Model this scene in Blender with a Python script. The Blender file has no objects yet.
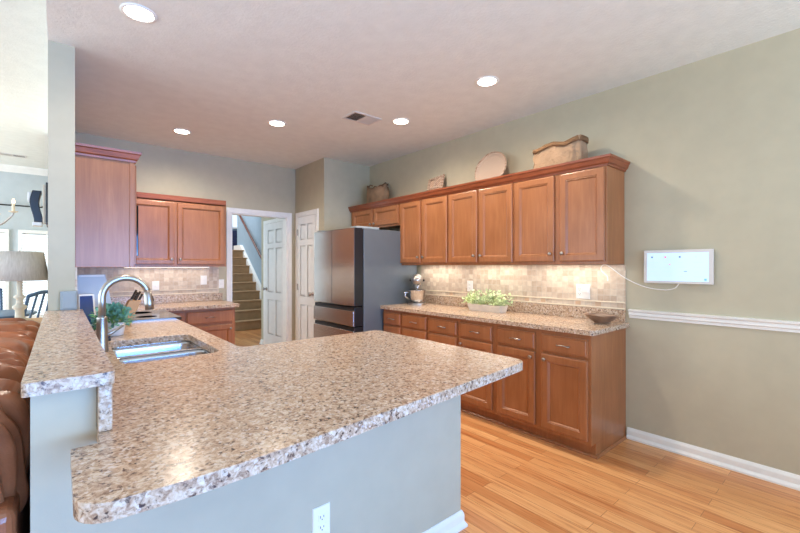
import bpy, bmesh, math, random
from mathutils import Vector, Matrix
random.seed(7)
S = bpy.context.scene
COL = S.collection
PI = math.pi

# ------------------------------------------------------------------ camera, world, lights, exposure
cd = bpy.data.cameras.new('camera'); cam = bpy.data.objects.new('camera', cd); COL.objects.link(cam)
cam.location = (0, 0, 1.36); cam.rotation_euler = (PI/2, 0, math.radians(-40.4))
cd.sensor_width = 36; cd.lens = 18.0; cd.clip_start = 0.02
S.camera = cam
S.view_settings.view_transform = 'Standard'; S.view_settings.look = 'None'
S.view_settings.gamma = 1.0; S.view_settings.exposure = -0.26; S.view_settings.use_curve_mapping = False
W = bpy.data.worlds.new('world'); S.world = W; W.use_nodes = True
bg = W.node_tree.nodes['Background']; bg.inputs[0].default_value = (0.86, 0.94, 1.0, 1); bg.inputs[1].default_value = 0.6
S.cycles.max_bounces = 10; S.cycles.diffuse_bounces = 6; S.cycles.glossy_bounces = 5

def area(name, loc, rot, sx, sy, e, c):
    l = bpy.data.lights.new(name, 'AREA'); l.shape = 'RECTANGLE'; l.size = sx; l.size_y = sy
    l.energy = e; l.color = c
    o = bpy.data.objects.new(name, l); o.location = loc; o.rotation_euler = rot; COL.objects.link(o); return o
# daylight of the big windows behind the photographer and on the living room's side, plus added fill lights
dr = area('daylight_rear', (0.9, -2.9, 1.1), (PI/2, 0, math.radians(14)), 3.0, 1.9, 84, (0.10, 0.375, 1.0))
dr.data.spread = math.radians(85)
area('ceiling_fill', (0.9, -3.0, 1.3), (math.radians(152), 0, math.radians(8)), 5.5, 1.8, 320, (0.57, 0.76, 1.0))  # added fill, tilted up to brighten the ceiling
area('daylight_living', (-4.3, 2.5, 1.6), (PI/2, 0, -PI/2), 6.0, 2.2, 225, (0.62, 0.82, 1.0))
area('dining_fill', (-4.3, 7.6, 1.5), (PI/2, 0, -PI/2), 3.2, 2.2, 270, (0.72, 0.87, 1.0))  # added fill to brighten the dining room, no window in the wall here
area('daylight_dining', (-1.3, 9.95, 1.4), (PI/2, 0, PI), 3.0, 2.4, 46, (0.74, 0.90, 1.0))
area('stair_top_fill', (2.4, 10.4, 4.5), (math.radians(-8), 0, 0), 1.6, 2.0, 170, (0.95, 0.95, 1.0))  # added overhead fill that lights the stair treads
area('hall_fill', (0.3, 7.9, 1.7), (PI/2, 0, -PI/2), 2.6, 2.4, 70, (0.62, 0.82, 1.0))  # added side fill for hallway door and stairs, no window built there

# ------------------------------------------------------------------ materials
def srgb(r, g, b):
    f = lambda v: ((v/255+0.055)/1.055)**2.4 if v/255 > 0.04045 else v/255/12.92
    return (f(r), f(g), f(b), 1)
class NT:
    def __init__(s, name):
        s.m = bpy.data.materials.new(name); s.m.use_nodes = True; s.t = s.m.node_tree; s.n = s.t.nodes
        s.b = s.n['Principled BSDF']
    def add(s, typ, **k):
        n = s.n.new(typ)
        for a, v in k.items():
            if hasattr(n, a): setattr(n, a, v)
            else: n.inputs[a].default_value = v
        return n
    def ln(s, a, b): s.t.links.new(a, b)
    def ramp(s, fac, stops):
        r = s.n.new('ShaderNodeValToRGB'); e = r.color_ramp.elements
        while len(e) < len(stops): e.new(0.5)
        for i, (p, c) in enumerate(stops): e[i].position = p; e[i].color = c
        s.ln(fac, r.inputs[0]); return r.outputs[0]
    def coord(s, scale=(1, 1, 1)):
        c = s.n.new('ShaderNodeTexCoord'); mp = s.n.new('ShaderNodeMapping'); mp.inputs['Scale'].default_value = scale
        s.ln(c.outputs['Object'], mp.inputs[0]); return mp.outputs[0]
    def noise(s, vec, scale, detail=3, rough=0.5, dist=0.0):
        n = s.n.new('ShaderNodeTexNoise'); n.inputs['Scale'].default_value = scale; n.inputs['Detail'].default_value = detail
        n.inputs['Roughness'].default_value = rough; n.inputs['Distortion'].default_value = dist
        s.ln(vec, n.inputs['Vector']); return n.outputs['Fac']
    def mix(s, fac, a, b, mode='MIX'):
        m = s.n.new('ShaderNodeMix'); m.data_type = 'RGBA'; m.blend_type = mode
        for i, v in ((0, fac), (6, a), (7, b)):
            if isinstance(v, (int, float, tuple)): m.inputs[i].default_value = v
            else: s.ln(v, m.inputs[i])
        return m.outputs[2]
    def bump(s, h, st=0.3, d=0.01):
        b = s.n.new('ShaderNodeBump'); b.inputs['Strength'].default_value = st; b.inputs['Distance'].default_value = d
        s.ln(h, b.inputs['Height']); s.ln(b.outputs[0], s.b.inputs['Normal'])
def plain(name, rgb, rough=0.5, metal=0.0, bump=None, spec=0.5, var=0.0):
    t = NT(name); t.b.inputs['Roughness'].default_value = rough; t.b.inputs['Metallic'].default_value = metal
    t.b.inputs['Specular IOR Level'].default_value = spec
    c = srgb(*rgb); v = t.coord()
    n = t.noise(v, 9, 2)
    k = var or 0.03
    lo = tuple(max(0, x*(1-k)) for x in c[:3])+(1,); hi = tuple(min(1, x*(1+k)) for x in c[:3])+(1,)
    t.ln(t.ramp(n, [(0.3, lo), (0.7, hi)]), t.b.inputs['Base Color'])
    if bump: t.bump(t.noise(v, bump[0], 4, 0.6), bump[1], bump[2])
    return t.m
def emit(name, rgb, st):
    t = NT(name); t.b.inputs['Base Color'].default_value = srgb(*rgb)
    t.b.inputs['Emission Color'].default_value = srgb(*rgb); t.b.inputs['Emission Strength'].default_value = st; return t.m
M = {}
M['wall'] = plain('wall_paint', (188, 180, 157), 0.75, bump=(180, 0.12, 0.002), spec=0.3)
M['blue_wall'] = plain('stair_wall_paint', (150, 172, 188), 0.75, spec=0.3)
M['living_wall'] = plain('living_room_paint', (190, 198, 200), 0.75, spec=0.3)
M['ceil'] = plain('ceiling_texture', (228, 231, 226), 0.9, bump=(45, 0.5, 0.006), spec=0.2)
M['white'] = plain('white_trim', (236, 236, 232), 0.4)
M['door'] = plain('door_paint', (230, 229, 226), 0.45)
M['plate'] = plain('plate_plastic', (240, 238, 232), 0.35)
M['slot'] = plain('dark_slot', (40, 38, 36), 0.6)
M['nickel'] = plain('brushed_nickel', (172, 166, 160), 0.34, 1.0)
M['bronze'] = plain('aged_bronze', (70, 58, 48), 0.4, 0.8)
M['chrome'] = plain('chrome', (215, 215, 218), 0.08, 1.0)
M['black'] = plain('black_plastic', (22, 24, 28), 0.35)
M['blackglass'] = plain('black_glass', (16, 17, 20), 0.06)
M['cooktop'] = plain('cooktop_glass', (60, 58, 56), 0.08); M['cooktop'].node_tree.nodes['Principled BSDF'].inputs['IOR'].default_value = 2.4
M['burner'] = plain('burner_mark', (72, 70, 68), 0.1); M['burner'].node_tree.nodes['Principled BSDF'].inputs['IOR'].default_value = 2.3
M['fridge_side'] = plain('fridge_side_metal', (104, 112, 118), 0.45, 0.3)
M['navy'] = plain('navy_fabric', (28, 42, 82), 0.7)
M['navy_wood'] = plain('navy_painted_wood', (64, 92, 124), 0.4)
M['brown_wood'] = plain('handrail_wood', (92, 44, 28), 0.35)
M['green'] = plain('leaf_green', (112, 154, 86), 0.6, var=0.45)
M['pale_leaf'] = plain('pale_leaf', (206, 220, 170), 0.6, var=0.3)
M['sage_leaf'] = plain('sage_leaf', (104, 156, 136), 0.6, var=0.35)
M['pot'] = plain('white_ceramic', (226, 226, 224), 0.3)
M['planter'] = plain('whitewashed_planter', (222, 208, 192), 0.7, bump=(30, 0.4, 0.004), var=0.1)
M['lampwhite'] = plain('distressed_lamp_base', (226, 214, 192), 0.6, var=0.12)
M['bag'] = plain('brown_paper', (166, 136, 108), 0.85, bump=(22, 0.9, 0.02), var=0.12)
M['bark'] = plain('bark_basket', (150, 122, 96), 0.9, bump=(60, 0.9, 0.01), var=0.3)
M['knifewood'] = plain('block_wood', (196, 148, 96), 0.5, var=0.1)
M['gray_box'] = plain('grey_plastic', (150, 158, 160), 0.5)
M['board'] = plain('pale_plastic', (206, 212, 218), 0.35)
M['bowl'] = plain('carved_bowl', (136, 108, 88), 0.35, bump=(40, 0.5, 0.004), var=0.4)
M['copper'] = plain('bowl_rim', (176, 150, 128), 0.3, 0.6)
M['carpet'] = plain('stair_carpet', (176, 142, 104), 0.95, bump=(220, 0.8, 0.01), var=0.08)
M['lens'] = emit('lamp_lens', (255, 244, 226), 14.0)
M['uclens'] = emit('under_cabinet_lens', (255, 236, 206), 5.0)
M['flame'] = emit('candle_bulb', (255, 206, 150), 8.0)
M['screen'] = emit('screen_lit', (190, 216, 250), 0.62)
M['s_red'] = emit('screen_red_mark', (226, 130, 130), 0.6)
M['s_gray'] = emit('screen_grey_mark', (110, 130, 150), 0.5)
M['s_line'] = emit('screen_line', (186, 204, 226), 0.62)
M['s_teal'] = emit('screen_teal_mark', (110, 175, 200), 0.6)
M['frame_light'] = plain('display_frame', (214, 210, 206), 0.4)

def wood_cab():
    t = NT('cabinet_maple'); v = t.coord((9, 9, 0.9))
    n = t.noise(v, 2.2, 6, 0.6, 0.6); n2 = t.noise(t.coord((60, 60, 2.2)), 2, 4, 0.6); n3 = t.noise(t.coord(), 2.4, 2)
    c = t.ramp(n, [(0.25, srgb(144, 90, 52)), (0.5, srgb(157, 100, 59)), (0.75, srgb(171, 113, 71))])
    c2 = t.ramp(n2, [(0.35, srgb(228, 218, 210)), (0.65, (1, 1, 1, 1))])
    c = t.mix(0.55, c, c2, 'MULTIPLY')
    c = t.mix(t.ramp(n3, [(0.35, (0, 0, 0, 1)), (0.7, (0.35, 0.35, 0.35, 1))]), c, srgb(186, 122, 82))
    t.ln(c, t.b.inputs['Base Color']); t.b.inputs['Roughness'].default_value = 0.36
    t.b.inputs['Coat Weight'].default_value = 0.15; t.b.inputs['Coat Roughness'].default_value = 0.2
    return t.m
M['wood'] = wood_cab()
def crown_wood():
    t = NT('crown_wood'); v = t.coord((3, 3, 20))
    c = t.ramp(t.noise(v, 2.2, 4, 0.6, 0.4), [(0.3, srgb(122, 60, 34)), (0.7, srgb(152, 82, 48))])
    t.ln(c, t.b.inputs['Base Color']); t.b.inputs['Roughness'].default_value = 0.33; return t.m
M['crown'] = crown_wood()
def granite():
    t = NT('granite'); v = t.coord()
    big = t.noise(v, 9, 4, 0.6, 0.4); mid = t.noise(v, 62, 5, 0.65, 0.8); fine = t.noise(v, 150, 3, 0.6, 0.3)
    base = t.ramp(mid, [(0.30, srgb(108, 80, 64)), (0.42, srgb(162, 133, 110)), (0.52, srgb(200, 175, 150)), (0.66, srgb(222, 208, 190))])
    base = t.mix(t.ramp(big, [(0.35, (0, 0, 0, 1)), (0.7, (0.45, 0.45, 0.45, 1))]), base, srgb(198, 162, 128))
    vo = t.n.new('ShaderNodeTexVoronoi'); vo.inputs['Scale'].default_value = 130; t.ln(v, vo.inputs['Vector'])
    sep = t.n.new('ShaderNodeSeparateColor'); t.ln(vo.outputs['Color'], sep.inputs[0])
    spk = t.ramp(sep.outputs[0], [(0.0, (1, 1, 1, 1)), (0.15, (1, 1, 1, 1)), (0.18, (0, 0, 0, 1))])
    d1 = t.ramp(mid, [(0.40, (1, 1, 1, 1)), (0.56, (0.15, 0.15, 0.15, 1))])
    dark = t.mix(1.0, spk, d1, 'MULTIPLY')
    c = t.mix(dark, base, srgb(74, 58, 54))
    wsp = t.ramp(sep.outputs[1], [(0.91, (0, 0, 0, 1)), (0.94, (0.6, 0.6, 0.6, 1))])
    c = t.mix(wsp, c, srgb(226, 214, 204))
    c = t.mix(t.ramp(fine, [(0.33, (0.55, 0.55, 0.55, 1)), (0.42, (0, 0, 0, 1))]), c, srgb(106, 80, 66))
    t.ln(c, t.b.inputs['Base Color']); t.b.inputs['Roughness'].default_value = 0.22; t.b.inputs['Specular IOR Level'].default_value = 0.5
    return t.m
M['granite'] = granite()
def floor_mat():
    t = NT('oak_floor'); g = t.n.new('ShaderNodeNewGeometry'); sp = t.n.new('ShaderNodeSeparateXYZ'); t.ln(g.outputs['Position'], sp.inputs[0])
    cb = t.n.new('ShaderNodeCombineXYZ'); t.ln(sp.outputs[1], cb.inputs[0]); t.ln(sp.outputs[0], cb.inputs[1])
    br = t.n.new('ShaderNodeTexBrick'); t.ln(cb.outputs[0], br.inputs['Vector'])
    br.inputs['Scale'].default_value = 1.0; br.inputs['Brick Width'].default_value = 0.95; br.inputs['Row Height'].default_value = 0.083
    br.inputs['Mortar Size'].default_value = 0.0011; br.inputs['Mortar Smooth'].default_value = 0.3; br.offset = 0.37; br.offset_frequency = 2
    br.inputs['Color1'].default_value = srgb(206, 140, 86); br.inputs['Color2'].default_value = srgb(240, 188, 130); br.inputs['Mortar'].default_value = srgb(132, 84, 48)
    mp = t.n.new('ShaderNodeMapping'); mp.inputs['Scale'].default_value = (1.3, 26, 1); t.ln(cb.outputs[0], mp.inputs[0])
    # each board gets its own grain offset
    add = t.n.new('ShaderNodeVectorMath'); add.operation = 'ADD'; t.ln(mp.outputs[0], add.inputs[0]); t.ln(br.outputs['Color'], add.inputs[1])
    n = t.noise(add.outputs[0], 1.6, 6, 0.62, 1.2)
    gr = t.ramp(n, [(0.32, srgb(186, 134, 96)), (0.45, srgb(234, 214, 196)), (0.7, (1, 1, 1, 1))])
    c = t.mix(0.75, br.outputs['Color'], gr, 'MULTIPLY')
    t.ln(c, t.b.inputs['Base Color']); t.b.inputs['Roughness'].default_value = 0.3
    t.bump(br.outputs['Fac'], -0.15, 0.002)
    return t.m
M['floor'] = floor_mat()
def tile(name, ax):
    t = NT(name); g = t.n.new('ShaderNodeNewGeometry'); sp = t.n.new('ShaderNodeSeparateXYZ'); t.ln(g.outputs['Position'], sp.inputs[0])
    cb = t.n.new('ShaderNodeCombineXYZ'); t.ln(sp.outputs[ax], cb.inputs[0]); t.ln(sp.outputs[2], cb.inputs[1])
    br = t.n.new('ShaderNodeTexBrick'); t.ln(cb.outputs[0], br.inputs['Vector']); br.offset = 0.0
    br.inputs['Scale'].default_value = 1.0; br.inputs['Brick Width'].default_value = 0.051; br.inputs['Row Height'].default_value = 0.051
    br.inputs['Mortar Size'].default_value = 0.002; br.inputs['Mortar Smooth'].default_value = 0.2
    br.inputs['Color1'].default_value = srgb(196, 174, 152); br.inputs['Color2'].default_value = srgb(226, 212, 192); br.inputs['Mortar'].default_value = srgb(206, 196, 180)
    n = t.noise(cb.outputs[0], 30, 4); c = t.mix(0.35, br.outputs['Color'], t.ramp(n, [(0.3, srgb(190, 170, 150)), (0.7, (1, 1, 1, 1))]), 'MULTIPLY')
    t.ln(c, t.b.inputs['Base Color']); t.b.inputs['Roughness'].default_value = 0.45; t.bump(br.outputs['Fac'], -0.3, 0.002)
    return t.m
M['tile_y'] = tile('tumbled_tile_right', 1); M['tile_x'] = tile('tumbled_tile_back', 0)
M['liner'] = plain('pencil_liner', (236, 222, 196), 0.4)
M['accent'] = plain('accent_tile', (196, 164, 134), 0.45, var=0.2)
def steel():
    t = NT('stainless_steel'); v = t.coord((1, 1, 90))
    n = t.noise(v, 3, 4); t.ln(t.ramp(n, [(0.3, srgb(196, 192, 186)), (0.7, srgb(214, 210, 204))]), t.b.inputs['Base Color'])
    t.b.inputs['Metallic'].default_value = 1.0; t.b.inputs['Roughness'].default_value = 0.27; t.b.inputs['Anisotropic'].default_value = 0.6
    return t.m
M['steel'] = steel()
M['sinksteel'] = plain('sink_steel', (200, 202, 204), 0.22, 1.0)
def leather():
    t = NT('brown_leather'); v = t.coord()
    t.ln(t.ramp(t.noise(v, 6, 4), [(0.3, srgb(126, 72, 46)), (0.7, srgb(178, 110, 72))]), t.b.inputs['Base Color'])
    t.b.inputs['Roughness'].default_value = 0.28; t.bump(t.noise(v, 120, 3), 0.25, 0.003); return t.m
M['leather'] = leather()
def weave(name, a, b, s):
    t = NT(name); v = t.coord(); w = t.n.new('ShaderNodeTexWave'); w.inputs['Scale'].default_value = s; w.inputs['Distortion'].default_value = 3.0; w.bands_direction = 'DIAGONAL'
    t.ln(v, w.inputs['Vector']); t.ln(t.ramp(w.outputs['Fac'], [(0.2, srgb(*a)), (0.8, srgb(*b))]), t.b.inputs['Base Color'])
    t.b.inputs['Roughness'].default_value = 0.85; t.bump(w.outputs['Fac'], 0.5, 0.004); return t.m
M['weave'] = weave('pinkish_wicker', (166, 138, 118), (206, 184, 166), 30)
M['weave2'] = weave('carved_plaque', (150, 116, 94), (206, 178, 156), 16)
def shade():
    t = NT('linen_shade'); v = t.coord((60, 60, 3)); n = t.noise(v, 2, 4, 0.6)
    t.ln(t.ramp(n, [(0.3, srgb(190, 178, 164)), (0.7, srgb(210, 200, 188))]), t.b.inputs['Base Color']); t.b.inputs['Roughness'].default_value = 0.9
    return t.m
M['shade'] = shade()
def glass():
    t = NT('window_glass'); t.b.inputs['Transmission Weight'].default_value = 1.0; t.b.inputs['Roughness'].default_value = 0.0; t.b.inputs['IOR'].default_value = 1.01
    t.b.inputs['Base Color'].default_value = (1, 1, 1, 1); return t.m
M['glass'] = glass()

# ------------------------------------------------------------------ mesh helpers
class MB:
    def __init__(s): s.v = []; s.f = []; s.sm = []
    def add(s, vs, fs, smooth=False):
        o = len(s.v); s.v += [tuple(v) for v in vs]; s.f += [[i+o for i in f] for f in fs]; s.sm += [smooth]*len(fs); return s
    def box(s, x0, x1, y0, y1, z0, z1):
        vs = [(x, y, z) for z in (z0, z1) for y in (y0, y1) for x in (x0, x1)]
        return s.add(vs, [(0, 2, 3, 1), (4, 5, 7, 6), (0, 1, 5, 4), (2, 6, 7, 3), (0, 4, 6, 2), (1, 3, 7, 5)])
    def loops(s, loops, cap0=True, cap1=True, smooth=True, closed=True):
        n = len(loops[0]); vs = [p for l in loops for p in l]; fs = []
        for k in range(len(loops)-1):
            for i in range(n if closed else n-1):
                j = (i+1) % n; fs.append((k*n+i, k*n+j, (k+1)*n+j, (k+1)*n+i))
        s.add(vs, fs, smooth)
        o = len(s.v)-len(vs)
        if cap0: s.f.append([o+i for i in range(n)][::-1]); s.sm.append(False)
        if cap1: s.f.append([o+(len(loops)-1)*n+i for i in range(n)]); s.sm.append(False)
        return s
    def tube(s, pts, r, n=10, smooth=True):
        pts = [Vector(p) for p in pts]; rs = r if isinstance(r, (list, tuple)) else [r]*len(pts)
        L = []; up = None
        for i, p in enumerate(pts):
            t = (pts[min(i+1, len(pts)-1)]-pts[max(i-1, 0)]).normalized()
            if up is None:
                up = Vector((0, 0, 1)) if abs(t.z) < 0.9 else Vector((1, 0, 0))
            a = t.cross(up).normalized(); up = a.cross(t).normalized()
            L.append([p+a*math.cos(2*PI*k/n)*rs[i]+up*math.sin(2*PI*k/n)*rs[i] for k in range(n)])
        return s.loops(L, smooth=smooth)
    def lathe(s, c, prof, n=24, axis='z', smooth=True):
        L = []
        for r, h in prof:
            l = []
            for k in range(n):
                a = 2*PI*k/n; u, v = r*math.cos(a), r*math.sin(a)
                l.append({'z': (c[0]+u, c[1]+v, c[2]+h), 'x': (c[0]+h, c[1]+u, c[2]+v), 'y': (c[0]+u, c[1]+h, c[2]+v)}[axis])
            L.append(l)
        return s.loops(L, smooth=smooth)
    def rects(s, o, u, n, w, h, steps, smooth=False, lip=None):
        # nested rectangular loops in the plane through o (u along, z up, n outward): a moulded panel
        o = Vector(o); u = Vector(u); n = Vector(n); z = Vector((0, 0, 1)); L = []
        for ins, dep in steps:
            L.append([o+u*a+z*b+n*dep for a, b in ((ins, ins), (w-ins, ins), (w-ins, h-ins), (ins, h-ins))])
        return s.loops(L, smooth=smooth)
    def sweep(s, prof, path, side=1, smooth=False):
        # prof: (out, z) points; path: xy points; out is measured to the left (side=1) of the travel direction
        P = [Vector(p) for p in path]; L = []
        for i, p in enumerate(P):
            ds = []
            if i > 0: ds.append((P[i]-P[i-1]).normalized())
            if i < len(P)-1: ds.append((P[i+1]-P[i]).normalized())
            ns = [Vector((-d.y, d.x))*side for d in ds]
            nn = ns[0] if len(ns) == 1 else (ns[0]+ns[1])/(1+ns[0].dot(ns[1]))
            L.append([(p.x+nn.x*o, p.y+nn.y*o, z) for o, z in prof])
        return s.loops(L, smooth=smooth)
    def poly(s, pts, z0, z1, holes=()):
        bm = bmesh.new(); es = []
        for ring in [pts]+list(holes):
            vs = [bm.verts.new((x, y, 0)) for x, y in ring]
            for i in range(len(vs)): es.append(bm.edges.new((vs[i], vs[(i+1) % len(vs)])))
        bmesh.ops.triangle_fill(bm, edges=es, use_beauty=True)
        bm.verts.index_update(); vs = [v.co.copy() for v in bm.verts]; fs = [[v.index for v in f.verts] for f in bm.faces]
        bm.free(); N = len(vs)
        s.add([(v.x, v.y, z1) for v in vs]+[(v.x, v.y, z0) for v in vs], fs+[[i+N for i in f[::-1]] for f in fs])
        for ring in [pts]+list(holes):
            n = len(ring); s.add([(x, y, z0) for x, y in ring]+[(x, y, z1) for x, y in ring], [(i, (i+1) % n, n+(i+1) % n, n+i) for i in range(n)])
        return s
    def leaf(s, p, d, l, w, up=(0, 0, 1)):
        p = Vector(p); d = Vector(d).normalized(); a = d.cross(Vector(up)); a = a.normalized() if a.length > 1e-4 else Vector((1, 0, 0)); nn = a.cross(d)
        pts = [p, p+d*l*.35+a*w+nn*l*.06, p+d*l*.75+a*w*.7+nn*l*.02, p+d*l, p+d*l*.75-a*w*.7+nn*l*.02, p+d*l*.35-a*w+nn*l*.06, p+d*l*.5-nn*l*.04]
        return s.add(pts, [(0, 1, 6), (1, 2, 6), (2, 3, 6), (3, 4, 6), (4, 5, 6), (5, 0, 6)])
    def build(s, name, mat, parent=None, bev=0, loc=None, seg=2, merge=True, ang=35):
        me = bpy.data.meshes.new(name)
        if parent is not None:
            w = Vector(parent['_o']) if '_o' in parent else Vector((0, 0, 0))
        elif loc is not None: w = Vector(loc)
        else:
            xs, ys, zs = zip(*s.v); w = Vector(((min(xs)+max(xs))/2, (min(ys)+max(ys))/2, min(zs)))
        me.from_pydata([(v[0]-w.x, v[1]-w.y, v[2]-w.z) for v in s.v], [], s.f)
        me.polygons.foreach_set('use_smooth', s.sm); me.validate()
        if merge:
            bm = bmesh.new(); bm.from_mesh(me); bmesh.ops.remove_doubles(bm, verts=bm.verts, dist=1e-5)
            bmesh.ops.recalc_face_normals(bm, faces=bm.faces); bm.to_mesh(me); bm.free()
        me.materials.append(mat)
        o = bpy.data.objects.new(name, me); COL.objects.link(o)
        o['_o'] = tuple(w)
        if parent is not None: o.parent = parent
        else: o.location = w
        if bev:
            b = o.modifiers.new('bevel', 'BEVEL'); b.width = bev; b.segments = seg; b.limit_method = 'ANGLE'; b.angle_limit = math.radians(ang)
        return o
def box(name, mat, x0, x1, y0, y1, z0, z1, parent=None, bev=0): return MB().box(x0, x1, y0, y1, z0, z1).build(name, mat, parent, bev)
def tag(o, label, cat, group=None, kind=None):
    o['label'] = label; o['category'] = cat
    if group: o['group'] = group
    if kind: o['kind'] = kind
    return o
def thing(name, loc, label, cat, group=None):
    o = bpy.data.objects.new(name, None); COL.objects.link(o); o.location = loc; o.empty_display_size = 0.05; o['_o'] = tuple(loc)
    return tag(o, label, cat, group)
def struct(o, label=None):
    o['kind'] = 'structure'
    if label: o['label'] = label
    return o

# ------------------------------------------------------------------ the setting
CZ = 2.815; XR = 3.44; YB = 5.58
struct(box('floor', M['floor'], -4.6, 4.4, -3.2, 9.9, -0.05, 0))
struct(box('ceiling', M['ceil'], -0.057, XR+0.12, -3.2, 7.0, CZ, CZ+0.285))
struct(box('ceiling', M['ceil'], -4.6, XR+0.12, -3.2, 9.75, 3.1+0.0005, 3.22))
struct(box('wall_right', M['wall'], XR, XR+0.12, -3.2, YB+0.12, 0, CZ))
# back wall with the doorway opening
DX0, DX1, DZ = 1.765, 2.56, 2.085
struct(MB().box(-0.057, DX0, YB, YB+0.12, 0, CZ).box(DX1, XR, YB, YB+0.12, 0, CZ).box(DX0, DX1, YB, YB+0.12, DZ, CZ).build('wall_back', M['wall']))
struct(box('wall_pantry', M['wall'], 2.69, XR, 4.725, YB, 0, CZ))
struct(box('wall_left', M['wall'], -0.057, 0.078, 3.42, 9.62, 0, CZ))
struct(box('wall_half', M['wall'], -0.057, 0.078, 1.39, 3.42, 0, 1.04))
struct(box('wall_peninsula', M['wall'], 0.078, 1.60, 1.39, 1.50, 0, 0.88))
struct(box('wall_hallway', M['wall'], 2.70, 2.82, YB+0.12, 6.93, 0, CZ))
struct(box('wall_stairs', M['blue_wall'], 3.66, 3.78, 6.9, 11.1, 0, 4.6))
struct(box('wall_landing', M['blue_wall'], 0.078, 5.4, 13.0, 13.12, 1.7, 4.6))
struct(box('ceiling_stairs', M['ceil'], 0.078, 5.4, 7.0, 13.1, 4.6, 4.7))
struct(box('wall_upper', M['blue_wall'], 0.078, 3.66, 6.93, 7.0, CZ, 4.6))
# far dining wall with two window openings
wx = [(-2.1, -0.66), (-0.55, -0.12)]
fw = MB(); xs = [-4.6, wx[0][0], wx[0][1], wx[1][0], wx[1][1], -0.057]
for i in range(0, 5, 2): fw.box(xs[i], xs[i+1], 9.62, 9.75, 0, 3.1)
for a, b in wx: fw.box(a, b, 9.62, 9.75, 2.0, 3.1).box(a, b, 9.62, 9.75, 0, 0.45)
struct(fw.build('wall_dining', M['living_wall']))
struct(MB().box(-4.72, -4.6, -3.2, 0.2, 0, 3.1).box(-4.72, -4.6, 4.9, 9.75, 0, 3.1).box(-4.72, -4.6, 0.2, 4.9, 2.5, 3.1).box(-4.72, -4.6, 0.2, 4.9, 0, 0.3).build('wall_living', M['wall']))
for k, (a, b) in enumerate(wx):
    w = MB()
    for p, q in ((a, a+0.05), (b-0.05, b)): w.box(p, q, 9.58, 9.70, 0.45, 2.0)
    w.box(a+0.05, b-0.05, 9.58, 9.70, 1.94, 2.0).box(a+0.05, b-0.05, 9.58, 9.70, 0.45, 0.5).box(a+0.05, b-0.05, 9.66, 9.70, 1.2, 1.24)
    o = struct(w.build('window_%d' % (k+1), M['white'], bev=0.004))
    box('glass_pane', M['glass'], a+0.05, b-0.05, 9.675, 9.68, 0.5, 1.94, o)
    bl = MB()
    for i in range(29):
        z = 0.53+i*0.05; bl.add([(a+.055, 9.60, z-0.008), (b-.055, 9.60, z-0.008), (b-.055, 9.645, z+0.012), (a+.055, 9.645, z+0.012)], [(0, 1, 2, 3)])
    bl.build('blind_slats', M['white'], o)
# crown moulding of the living room, baseboards, chair rail
CR = [(0, 3.1), (0, 2.99), (0.015, 2.985), (0.03, 3.01), (0.08, 3.07), (0.09, 3.1)]
struct(MB().sweep(CR, [(-4.6, 9.62), (-0.057, 9.62)], -1).build('trim_1', M['white']))
BS = [(0, 0), (0.026, 0), (0.026, 0.012), (0.014, 0.03), (0.014, 0.062), (0.012, 0.07), (0.005, 0.085), (0, 0.085)]
struct(MB().sweep(BS, [(XR, -3.2), (XR, 1.25)], 1).build('baseboard_right', M['white']))
struct(MB().sweep(BS, [(-0.057, 1.39), (1.60, 1.39), (1.60, 1.50)], -1).build('baseboard_peninsula', M['white']))
struct(MB().sweep(BS, [(2.70, 5.72), (2.70, 5.85)], 1).build('baseboard_hallway', M['white']))
struct(MB().sweep(BS, [(2.70, 6.83), (2.70, 6.93), (2.82, 6.93)], 1).build('baseboard_hallway', M['white']))
RL = [(0, 0.955), (0.010, 0.955), (0.012, 0.972), (0.020, 0.980), (0.020, 1.000), (0.030, 1.010), (0.032, 1.022), (0, 1.024)]
struct(MB().sweep(RL, [(XR, -3.2), (XR, 1.235)], 1).build('trim_2', M['white']), 'white chair rail')

# doorway casing
def casing(name, o, u, n, w, h, cw=0.065, th=0.018):
    # three-sided casing around an opening, o = lower near corner of the opening
    o = Vector(o); u = Vector(u); n = Vector(n); mb = MB()
    prof = [(0, 0), (0, th*0.6), (cw*0.15, th*0.75), (cw*0.3, th*0.7), (cw*0.75, th), (cw, th), (cw, 0)]
    path = [(0, 0), (0, h), (w, h), (w, 0)]; L = []
    for i, (a, b) in enumerate(path):
        sx = -1 if a == 0 else 1
        L.append([o+u*(a+sx*q)+Vector((0, 0, b+(q if b else 0)))+n*t for q, t in prof])
    mb.loops(L, smooth=False)
    return mb.build(name, M['white'])
struct(casing('trim_3', (DX0, YB, 0), (1, 0, 0), (0, -1, 0), DX1-DX0, DZ), 'white doorway casing')
struct(MB().box(DX0, DX0+0.012, YB, YB+0.12, 0, DZ).box(DX1-0.012, DX1, YB, YB+0.12, 0, DZ).box(DX0, DX1, YB, YB+0.12, DZ-0.012, DZ).build('trim_4', M['white']))

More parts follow.
